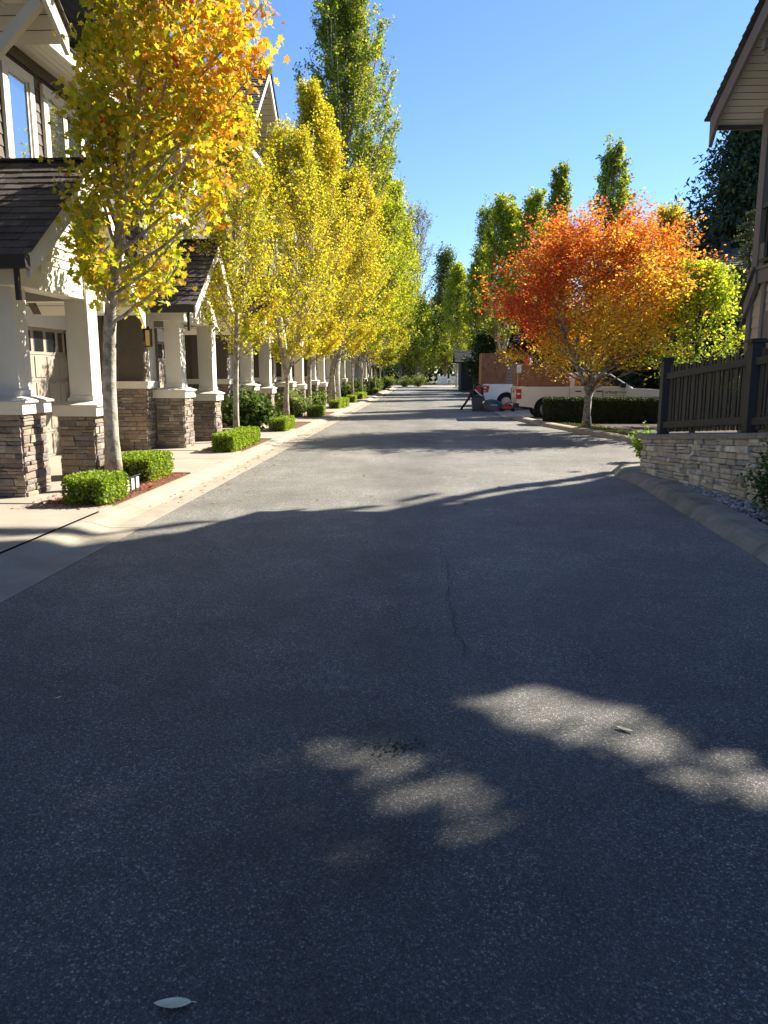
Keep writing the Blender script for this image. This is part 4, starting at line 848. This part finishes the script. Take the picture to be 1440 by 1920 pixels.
shrub('climbing_shrub',(3.80,8.35,.08),.30,1.25,2600,.05,([3,2,1],[(.05,.11,.03),(.10,.18,.04),(.18,.26,.07)]),'leafy dark green shrub climbing the stone wall at the right edge',sig=.07,nst=30)
# blue fescue tuft
def tuft(loc_,r,h,n,label):
    o = MB()
    for i in range(n):
        a = rnd.uniform(0,6.28); q = rnd.uniform(.3,1); e = Vector((r*q*math.cos(a),r*q*math.sin(a),h*(1.15-.75*q))); m = Vector((e.x*.35,e.y*.35,h*.75)); s = Vector((-math.sin(a),math.cos(a),0))*.0022; b = Vector((e.x*.06,e.y*.06,0)); c = rnd.uniform(.8,1.2)
        o.add([b-s,b+s,m+s,m-s,e],[(0,1,2,3),(3,2,4)],(.13*c,.19*c,.19*c))
    t = o.build('blue_fescue','stone'); t.location = loc_; return meta(t,label,'grass tuft','blue fescue tufts by the wall')
tuft((3.58,7.65,.07),.24,.20,900,'blue grey fescue tuft at the foot of the wall, the one nearer the camera'); tuft((3.62,8.1,.07),.17,.15,500,'blue grey fescue tuft at the foot of the wall, the one by the climbing shrub')
# little wire border fence with white stakes
o = empty('border_fence',(-3.84,9.78,.05),0,'little black wire border fence with white pickets between the two box hedges','border fence')
m = MB()
for y in (-.24,-.06,.12,.27): m.tube([(0,y,0),(0,y,.27)],.005,5)
m.tube([(0,-.3,.215),(0,.32,.215)],.007,5); m.tube([(0,-.3,.03),(0,.32,.03)],.006,5); m.build('frame','black',o)
for y in (-.15,.03,.195):
    m = MB(); m.box(-.004,.004,y-.045,y+.045,.05,.195); 
    for zz in (.09,.12,.15): m.box(-.006,.006,y-.046,y+.046,zz,zz+.004)
    m.build('picket','white',o)
# ================================================================== PICKUP TRUCKS
def truck(name, loc_, label, paint, sc, crew, tall, logo):
    t = empty(name,loc_,0,label,'pickup truck'); W = 1.0; Lg = 6.15
    wx = (1.22,4.95); wr = .40; ar = .50
    def arc(cx): return [(cx+ar*math.cos(a), max(.34,wr+ar*math.sin(a))) for a in [math.pi-math.pi*i/12 for i in range(13)]]
    side = [(.02,.52),(.62,.45)]+arc(wx[0])+[(1.9,.36),(4.3,.36)]+arc(wx[1])+[(5.6,.42),(6.08,.48),(6.14,.62),(6.15,.98),(6.08,1.10),(5.7,1.20),(4.75,1.245),(4.4,1.27),(2.15,1.29),(2.13,1.31),(.02,1.31),(0,1.1)]
    m = MB(); n = len(side); cx,cz = 3.0,.85
    rings = []
    for y,k in ((-W,.985),(-W+.035,1.),(-W+.32,1.),(W-.32,1.),(W-.035,1.),(W,.985)): rings.append([(cx+(p[0]-cx)*(.997 if k < 1 else 1), y, cz+(p[1]-cz)*k) for p in side])
    vs = [v for r in rings for v in r]; fs = [tuple(range(n))[::-1], tuple(range(5*n,6*n))]
    for r in range(5): fs += [(r*n+i,r*n+(i+1)%n,(r+1)*n+(i+1)%n,(r+1)*n+i) for i in range(n)]
    m.add(vs,fs); body = m.build('body',paint,t,bevel=.012)
    # wheel well darkness is real: inner liner
    for wxx in wx:
        for s in (-1,1): m = MB(); m.lathe([(.485,-.12),(.485,.12)],(wxx,s*(W-.335),wr+.02),'y',24); m.build('wheel_liner','plastic',body)
    # cab
    x0 = 2.15 if crew else 2.5; roof = 1.87
    base = [(x0,1.27),(4.72,1.25)]; top = [(x0+.10,roof-.03),(x0+.32,roof),(3.45,roof),(3.72,roof-.035)]
    prof = [(x0,1.27),(x0+.09,roof-.05),(x0+.28,roof),(3.5,roof+.005),(3.82,roof-.05),(4.72,1.25)]
    m = MB(); n = len(prof)
    def cr(y,ins): return [(p[0], y*(1-(.16*(p[1]-1.25)/.62)), p[1]) for p in prof]
    vs = cr(-W+.03,0)+cr(W-.03,0); m.add(vs,[tuple(range(n))[::-1],tuple(range(n,2*n))]+[(i,(i+1)%n,n+(i+1)%n,n+i) for i in range(n)]); cab = m.build('cab',paint,t,bevel=.03)
    yb = lambda z,s: s*((W-.03)*(1-.16*(z-1.25)/.62)+.006)
    for s in (-1,1):
        for q in ([(2.32,1.33),(2.98,1.33),(2.98,1.76),(2.42,1.76)],[(3.22,1.33),(4.42,1.33),(4.36,1.42),(3.80,1.77),(3.24,1.77)]) if crew else ([(2.62,1.33),(3.0,1.33),(3.0,1.76),(2.7,1.76)],[(3.22,1.33),(4.42,1.33),(3.80,1.77),(3.24,1.77)]):
            w = MB(); w.add([(x,yb(z,s),z) for x,z in q]+[(x,yb(z,s)-s*.02,z) for x,z in q],[tuple(range(len(q))),tuple(range(len(q),2*len(q)))[::-1]]+[(i,(i+1)%len(q),len(q)+(i+1)%len(q),len(q)+i) for i in range(len(q))]); w.build('window','carglass',cab)
    w = MB(); k = lambda z: (W-.10)*(1-.16*(z-1.25)/.62)
    w.add([(3.90,-k(1.78),1.765),(3.90,k(1.78),1.765),(4.66,k(1.3),1.305),(4.66,-k(1.3),1.305)],[(0,1,2,3)]); w.build('windscreen','carglass',cab)
    # seams, handles, trim
    m = MB()
    for s in (-1,1):
        for xx in ((2.14,3.1,4.34) if crew else (2.14,3.1,4.34)): m.box(xx-.006,xx+.006,s*(W+.001)-.004,s*(W+.001)+.004,.42,1.26)
        m.box(.30,2.12,s*(W-.06)-.03,s*(W-.06)+.03,1.30,1.325)
        m.box(2.1,4.4,s*(W+.002)-.012,s*(W+.002)+.012,.37,.43)
    m.build('seam','plastic',body)
    m = MB()
    for s in (-1,1):
        for xx in (2.38,3.22): m.box(xx,xx+.24,s*(W+.012)-.016,s*(W+.012)+.016,1.10,1.145)
    m.build('door_handle','plastic',body,bevel=.008)
    for s in (-1,1):
        m = MB(); m.box(4.16,4.36,s*1.14-.10,s*1.14+.10,1.27,1.46); m.beam((4.3,s*.98,1.30),(4.3,s*1.08,1.33),.06,.05); m.build('wing_mirror','plastic',t,bevel=.02)
        # tail lamp wraps the rear corner
        m = MB(); q = [(-.02,.86),(.30 if not crew else .20,.92 if crew else .9),(.36 if not crew else .20,1.22),(-.02,1.24)] if not crew else [(-.02,.80),(.20,.80),(.20,1.20),(-.02,1.22)]
        m.add([(x,s*(W+.008),z) for x,z in q]+[(x,s*(W-.12),z) for x,z in q],[(0,1,2,3),(7,6,5,4),(0,4,5,1),(1,5,6,2),(2,6,7,3),(3,7,4,0)]); tl = m.build('tail_light','redlens',t,bevel=.012)
        m = MB(); 
        if crew: m.box(.02,.15,s*(W+.010)-.008,s*(W+.010)+.008,.98,1.05)
        else: m.box(.04,.20,s*(W+.010)-.008,s*(W+.010)+.008,1.09,1.17); m.box(.04,.17,s*(W+.010)-.008,s*(W+.010)+.008,.93,.99)
        m.build('reverse_lamp','whitelens',tl)
        m = MB(); m.box(5.95,6.16,s*(W-.16)-.14,s*(W-.16)+.14,.86,1.04); m.build('headlight','whitelens',t,bevel=.02)
    m = MB(); m.box(-.10,.02,-W+.02,W-.02,.50,.66); m.box(-.16,-.02,-.45,.45,.52,.60)
    m.build('rear_bumper','chrome',t,bevel=.02)
    m = MB(); m.box(-.115,.12,-W-.005,-W+.30,.44,.64); m.box(-.115,.12,W-.30,W+.005,.44,.64); m.build('bumper_corner','plastic',t,bevel=.02)
    m = MB(); m.box(6.12,6.24,-W+.03,W-.03,.50,.72); m.build('front_bumper','chrome',t,bevel=.03)
    m = MB(); m.box(-.012,.0,-.78,.78,.72,1.24); m.build('tailgate',paint,t,bevel=.01)
    m = MB(); m.box(-.03,-.01,-.12,.12,1.08,1.14); m.build('tailgate_handle','plastic',t)
    m = MB(); m.box(.3,5.7,-.75,.75,.40,.46); m.tube([(.9,-.7,.4),(1.5,-.7,.4)],.07,8); m.build('chassis','plastic',t)
    for wxx in wx:
        for s in (-1,1):
            wh = MB(); y = s*(W-.17); prof_ = [(.25,-.12),(.37,-.125),(.40,-.09),(.405,0),(.40,.09),(.37,.125),(.25,.12)]
            wh.lathe(prof_,(wxx,y,wr),'y',32)
            wo = wh.build('wheel','tyre',t,smooth=False)
            r = MB(); yo = y+s*.10; r.lathe([(.255,-.02),(.262,.02),(.24,.03),(.235,.0)],(wxx,yo,wr),'y',28); r.lathe([(.235,-.03),(.235,-.012)],(wxx,yo,wr),'y',24)
            for i in range(8):
                a = 2*math.pi*i/8; r.beam((wxx+.07*math.cos(a),yo+s*.012,wr+.07*math.sin(a)),(wxx+.24*math.cos(a),yo+s*.008,wr+.24*math.sin(a)),.055,.03,up=(0,1,0))
            r.lathe([(.085,-.03),(.085,.04),(.05,.05)] if s > 0 else [(.05,-.05),(.085,-.04),(.085,.03)],(wxx,yo,wr),'y',16); r.build('rim','rim',wo)
    # timber sides in the bed
    zb = 1.315; zt = 2.18 if crew else 2.36
    m = MB()
    for s in (-1,1): m.box(.06,2.02 if crew else 1.0,s*(W-.10)-.012,s*(W-.10)+.012,zb,zt)
    m.box(.04,.06,-W+.1,W-.1,zb,zt); m.box(2.0,2.02,-W+.1,W-.1,zb,zt)
    if crew: m.box(1.0,2.02,-W+.08,-W+.095,zb,zb+.0+.3)
    pl = m.build('plywood_sides','ply',t)
    m = MB()
    if crew:
        for i in range(5): m.box(1.05,2.12,-W+.045,-W+.075,zb+.02+i*.165,zb+.17+i*.165)
    else:
        for i in range(6): m.box(.98,2.1,-W+.07,-W+.10,zb+.005+i*.17,zb+.16+i*.17)
    m.build('side_planks','plank' if not crew else 'ply',t)
    m = MB(); m.box(.02,.06,-W+.075,-W+.12,zb-.05,zt+.02); m.box(.06,2.02 if crew else 1.0,-W+.082,-W+.118,zt,zt+.018)
    if tall: m.box(-.10,-.075,-W+.03,-W+.10,zb-.25,2.86)
    m.build('board_edge','plyedge',t)
    if tall:
        m = MB(); m.box(-.075,1.2,-W+.045,-W+.066,zb-.05,2.84); m.box(-.075,-.055,-W+.04,W-.1,1.2,2.84); m.build('tall_plywood_board','ply',t)
    if logo:
        for txt, xx, mt in (('urban',3.56,'ink'),('grove',3.98,'green')):
            c = bpy.data.curves.new('lettering','FONT'); c.body = txt; c.size = .205; c.extrude = .001; c.materials.append(MT[mt]); co = bpy.data.objects.new('lettering',c); COL.objects.link(co)
            dg = bpy.context.evaluated_depsgraph_get(); me = bpy.data.meshes.new_from_object(co.evaluated_get(dg)); bpy.data.objects.remove(co); lo = bpy.data.objects.new('door_lettering',me); COL.objects.link(lo); lo.parent = t
            lo.rotation_euler = (R(90),0,0); lo.location = (xx,-W-.006,1.03)
        m = MB(); m.box(3.48,3.51,-W-.006,-W-.003,.90,1.16); m.box(3.56,4.38,-W-.006,-W-.003,.955,.965); m.build('door_stripe','ink',t)
    t.scale = (sc,)*3; return t
TS = .86
tc_ = truck('pickup_truck',(3.18,28.55,.015),'cream crew cab pickup with plywood bed sides and a company name on its door','truckcream',TS,True,False,True)
tw_ = truck('pickup_truck',(2.46,35.3,.015),'white pickup with a tall plywood board and grey planks on its bed','truckwhite',TS,False,True,False)
# things stowed on the rear of the cream truck
o = empty('fuel_jug',(3.28,27.83,1.17),0,'clear topped red fuel jug hanging at the rear corner of the cream truck bed','jug'); m = MB(); m.lathe([(.075,0),(.085,.03),(.08,.14),(.03,.19)],(0,0,0),k=14); m.build('jug_body','red',o); m = MB(); m.lathe([(.03,.19),(.028,.26),(.04,.27),(.04,.30)],(0,0,0),k=12); m.build('jug_neck','white',o)
o = empty('notice_box',(3.255,27.74,1.74),0,'small white box fixed high on the plywood corner of the cream truck','box'); m = MB(); m.box(-.09,.09,-.03,.03,-.13,.13); b_ = m.build('box_body','white',o,bevel=.01); m = MB(); m.box(.07,.085,-.036,.036,-.12,.12); m.build('box_edge','plastic',o)
o = empty('cloth_bundle',(3.62,28.6,1.82),0,'red and white cloth bundle sticking up behind the cream truck plywood','cloth bundle'); m = MB(); m.tube([(0,0,0),(.02,0,.2),(-.04,0,.38),(.02,0,.5)],[.06,.11,.10,.03],10); m.build('red_cloth','red',o,smooth=True); m = MB(); m.tube([(.10,-.02,0),(.13,-.03,.2),(.08,-.02,.36)],[.05,.07,.02],10); m.build('white_cloth','white',o,smooth=True)
# gardening gear behind the white truck
o = empty('tool_bin',(2.18,33.6,.01),0,'grey open plastic bin standing behind the white truck','bin'); m = MB(); m.add([(-.20,-.2,0),(.20,-.2,0),(.20,.2,0),(-.20,.2,0),(-.25,-.25,.62),(.25,-.25,.62),(.25,.25,.62),(-.25,.25,.62)],[(0,1,2,3),(0,4,5,1),(1,5,6,2),(2,6,7,3),(3,7,4,0)]); m.build('bin_body','bin',o); m = MB(); m.box(-.27,.27,-.27,-.23,.58,.64); m.box(-.27,.27,.23,.27,.58,.64); m.box(-.27,-.23,-.23,.23,.58,.64); m.box(.23,.27,-.23,.23,.58,.64); m.build('rim','plastic',o)
o = empty('leaf_blower',(2.2,33.6,.62),0,'red and black backpack leaf blower resting on the grey bin, long tube to the ground','leaf blower')
m = MB(); m.lathe([(.05,-.16),(.16,-.12),(.19,0),(.15,.14),(.05,.18)],(.02,0,.25),'z',16); m.build('motor_housing','red',o,smooth=True); m = MB(); m.box(-.18,-.10,-.16,.16,-.02,.50); m.tube([(-.14,-.12,.5),(0,-.14,.56),(.16,-.12,.4)],.03,8); m.box(.13,.24,-.14,.14,-.05,.42); m.build('backpack_frame','plastic',o,bevel=.02)
m = MB(); m.tube([(-.14,-.2,.30),(0,-.24,.16),(.18,-.25,.02)],.03,8); m.build('white_hose','white',o,smooth=True)
m = MB(); m.tube([(-.1,-.16,.16),(-.28,-.2,.10),(-.45,-.25,-.16),(-.74,-.35,-.56)],[.06,.055,.05,.045],10); m.build('blower_tube','black',o,smooth=True)
m = MB(); m.tube([(-.22,-.1,.16),(-.34,-.12,.18)],[.10,.10],12); m.build('fan_cover','plastic',o,smooth=True)
m = MB(); n_ = 14; vs = []
for j,(z,k) in enumerate(((0,1.),(.15,1.04),(.34,.85),(.46,.55),(.50,.15))):
    for i in range(n_): a = 2*math.pi*i/n_; q = k*(1+.10*math.sin(3*a+j)); vs.append((.48*q*math.cos(a)-.18*z,.28*q*math.sin(a),z))
m.add(vs,[(j*n_+i,j*n_+(i+1)%n_,(j+1)*n_+(i+1)%n_,(j+1)*n_+i) for j in range(4) for i in range(n_)]+[tuple(4*n_+i for i in range(n_))])
o = empty('debris_bag',(2.85,33.3,.01),0,'slumped dark brown debris bag beside the white truck wheel','bag'); b_ = m.build('bag_body','bin',o,smooth=True); m = MB(); m.box(-.12,.14,-.285,-.275,.26,.285); m.build('handle_strap','white',o)
o = empty('lawn_mower',(3.42,33.2,.01),0,'small red lawn mower lying low in front of the white truck rear wheel','lawn mower'); m = MB(); m.add([(-.28,-.2,.10),(.28,-.2,.10),(.28,.2,.10),(-.28,.2,.10),(-.2,-.15,.24),(.22,-.15,.24),(.22,.15,.24),(-.2,.15,.24)],[(0,3,2,1),(4,5,6,7),(0,1,5,4),(1,2,6,5),(2,3,7,6),(3,0,4,7)]); m.lathe([(.11,.24),(.11,.32),(.06,.35)],(0,0,0),k=14); m.build('deck','red',o,bevel=.02)
for sx,sy in ((-1,-1),(1,-1),(-1,1),(1,1)): m = MB(); m.lathe([(.08,-.025),(.08,.025)],(sx*.24,sy*.22,.08),'y',14); m.build('wheel','tyre',o)
m = MB(); m.tube([(-.2,-.15,.2),(-.55,-.16,.45)],.012,6); m.tube([(-.2,.15,.2),(-.55,.16,.45)],.012,6); m.tube([(-.55,-.16,.45),(-.55,.16,.45)],.012,6); m.build('handle','black',o)
# ================================================================== BACKGROUND BUILDINGS
o = empty('garage_building',(7,76,0),0,'dark shaded garage with low gable roof behind the white truck','garage'); 
def bl(o,mb,name,mat): q = mb.build(name,mat,o); q.location = tuple(-c for c in o.location); return q
m = MB(); lap(m,'y',73,3.2,13,0,2.9,-1,.2); lap(m,'x',3.2,73,79,0,2.9,-1,.2); m.box(3.21,13,73.01,79,0,2.9); bl(o,m,'wall','slate')
m = MB(); m.box(4.2,7.0,72.93,72.98,0,2.3); 
for i in range(4): m.box(4.25,6.95,72.90,72.93,.08+i*.56,.56+i*.56)
bl(o,m,'garage_door','trimbrown')
m = MB(); shingle_slope(m,(2.6,72.4,2.6),(13.6,72.4,2.6),(13.6,76,3.75),(2.6,76,3.75),10,.6,.05,True); shingle_slope(m,(13.6,79.6,2.6),(2.6,79.6,2.6),(2.6,76,3.75),(13.6,76,3.75),10,.6,.05,True); m.add([(3.2,73,2.8),(3.2,79,2.8),(3.2,76,3.65)],[(0,1,2)]); bl(o,m,'roof','shingle')  # roof shingles coloured dark in place of shade falling on them
o = empty('dark_house',(12,60,0),0,'dark shaded house low behind the trucks and the red maple','house')
m = MB(); m.box(7.2,20,58,66,0,3.4); lap(m,'y',57.99,7.2,20,0,3.4,-1,.2); bl(o,m,'wall','slate')
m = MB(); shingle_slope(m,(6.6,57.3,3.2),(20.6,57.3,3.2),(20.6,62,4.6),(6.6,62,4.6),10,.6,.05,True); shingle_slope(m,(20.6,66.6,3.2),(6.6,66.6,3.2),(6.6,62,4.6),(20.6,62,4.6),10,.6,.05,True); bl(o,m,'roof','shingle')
m = MB(); 
for xx in (8.2,11,14): m.box(xx,xx+1.5,57.9,57.96,1.1,2.4)
bl(o,m,'window','cream'); m = MB()
for xx in (8.2,11,14): m.box(xx+.1,xx+1.4,57.88,57.90,1.2,2.3)
bl(o,m,'pane','glass')
o = empty('slate_house',(13.5,34,0),0,'slate blue house with grey shingle roof rising behind the lime green tree','house')
m = MB(); lap(m,'y',33,11.6,18,0,5.35,-1,.2); lap(m,'x',11.6,33,41,0,5.35,-1,.2); m.box(11.61,18,33.01,41,0,5.35); bl(o,m,'wall','slate')
m = MB(); shingle_slope(m,(11.0,32.3,5.5),(18.6,32.3,5.9),(17.2,37,7.6),(12.8,37,7.0),10,.5,.05); shingle_slope(m,(11.0,41.6,5.5),(11.0,32.3,5.5),(12.8,37,7.0),(12.8,37.3,7.0),8,.5,.05); shingle_slope(m,(18.6,41.6,5.6),(11.0,41.6,5.5),(12.8,37.3,7.),(17.2,37.3,7.6),8,.5,.05); rf = bl(o,m,'roof','shingle')
m = MB(); m.box(11.2,18.5,32.25,32.32,5.25,5.48); bl(o,m,'fascia','slate')
m = MB(); m.box(12.25,13.35,32.90,32.97,3.1,4.9); wn = bl(o,m,'window','cream_wall'); m = MB(); m.box(12.33,12.78,32.87,32.9,3.2,4.8); m.box(12.84,13.27,32.87,32.9,3.2,4.8); bl(o,m,'pane','glass')
m = MB(); m.box(13.0,13.3,36.2,36.5,6.4,7.3); bl(o,m,'chimney','slate')
# gates at the street end
for i,(gx,l) in enumerate([(1.55,'white garden gate at the street end, left one of the pair'),(3.15,'white garden gate at the street end, right one of the pair')]):
    o = empty('garden_gate',(gx,104.5,.03),0,l,'gate','white gates at the street end')
    m = MB(); 
    for xx in (0,1.15): m.box(xx-.09,xx+.09,-.09,.09,0,1.45)
    m.build('post','cream',o); m = MB()
    for k in range(9): m.box(.12+k*.115,.20+k*.115,-.02,.02,.08,1.18)
    m.box(.1,1.05,.02,.05,.25,.33); m.box(.1,1.05,.02,.05,1.0,1.08); m.build('gate_leaf','white',o)
# ================================================================== FALLEN LEAVES
def fallen(loc_,L,w,rz,label,curl=.25):
    mb = MB(); n = 14; vs = []; 
    for i in range(n+1):
        t = i/n; u = (t-.5)*L; ww = w*math.sin(math.pi*t)**.7*(1-.25*t); zz = .004+curl*L*.25*(2*t-1)**2
        vs += [(u,-ww,zz+.35*ww),(u,0,zz),(u,ww,zz+.30*ww)]
    fs = []
    for i in range(n): fs += [(3*i,3*i+1,3*i+4,3*i+3),(3*i+1,3*i+2,3*i+5,3*i+4)]
    mb.add(vs,fs); mb.tube([(-L*.5,0,.006+curl*L*.25),(-L*.64,.004,.012)],.0012,4); o = mb.build('fallen_leaf','dryleaf',smooth=True); o.location = loc_; o.rotation_euler = (0,0,rz); return meta(o,label,'leaf','fallen leaves on the road')
fallen((-.635,1.685,.003),.098,.019,R(185),'pale dry leaf on dark asphalt at the very bottom left of the photo')
fallen((.915,3.32,.003),.078,.014,R(-35),'curled pale leaf lying in the light streak on the right of the road')
fallen((-1.82,3.52,.003),.035,.008,R(60),'tiny pale leaf alone on the shaded road at the left',.4)
n = 650; P = np.stack([NR.uniform(-2.9,3,n),NR.uniform(9,45,n),np.full(n,.008)],1); P[:,0] = np.where(NR.random(n) < .75,-3.4+np.abs(NR.normal(size=n))*.35,P[:,0])
meta(leaf_cloud('leaf_litter',P,.05,pal(n,[2,1,1],[(.5,.36,.06),(.45,.2,.04),(.25,.12,.05)]),'leaf','fold',None,3.),'small scattered fallen leaves along the gutter','leaf litter',kind='stuff')
# ================================================================== SCALE, LIGHT, CAMERA
for o in list(COL.objects):
    if o.parent is None: o.location = Vector(o.location)*S; o.scale = Vector(o.scale)*S
w = bpy.data.worlds.new('World'); scene.world = w; w.use_nodes = True; nt = w.node_tree; bgn = nt.nodes['Background']
sky = nt.nodes.new('ShaderNodeTexSky'); sky.sky_type = 'NISHITA'; sky.sun_disc = False; sky.sun_elevation = EL; sky.sun_rotation = math.atan2(AZ[0],AZ[1]); sky.air_density = 1.0; sky.dust_density = .05; sky.ozone_density = 3.3; sky.air_density = 1.05
tn = nt.nodes.new('ShaderNodeVectorMath'); tn.operation = 'MULTIPLY'; tn.inputs[1].default_value = (.71,.845,1.06); nt.links.new(sky.outputs[0], tn.inputs[0]); nt.links.new(tn.outputs[0], bgn.inputs[0]); bgn.inputs[1].default_value = .066
sl = bpy.data.lights.new('sun','SUN'); sl.energy = 4.7; sl.angle = R(.53); sl.color = (1,.93,.80); so = bpy.data.objects.new('sun',sl); COL.objects.link(so)
sd = Vector((AZ[0]*math.cos(EL),AZ[1]*math.cos(EL),math.sin(EL))); so.rotation_euler = sd.to_track_quat('Z','Y').to_euler(); so.location = sd*60
cam = bpy.data.cameras.new('camera'); co = bpy.data.objects.new('camera',cam); COL.objects.link(co); scene.camera = co
f_ = 1442.; th = math.atan(260/f_); ps = math.atan(80/f_*math.cos(th)); co.location = (0,0,1.6*S); co.rotation_euler = (math.pi/2-th,0,ps)
cam.sensor_fit = 'VERTICAL'; cam.sensor_height = 36; cam.lens = 36*f_/1920; cam.clip_end = 2000; cam.clip_start = .05
scene.render.resolution_x = 768; scene.render.resolution_y = 1024
vs_ = scene.view_settings; vs_.view_transform = 'Standard'; vs_.look = 'None'; vs_.exposure = 1.66; vs_.gamma = 1; vs_.use_curve_mapping = False
scene.cycles.max_bounces = 7; scene.cycles.diffuse_bounces = 3; scene.cycles.transmission_bounces = 4; scene.cycles.caustics_reflective = False; scene.cycles.caustics_refractive = False
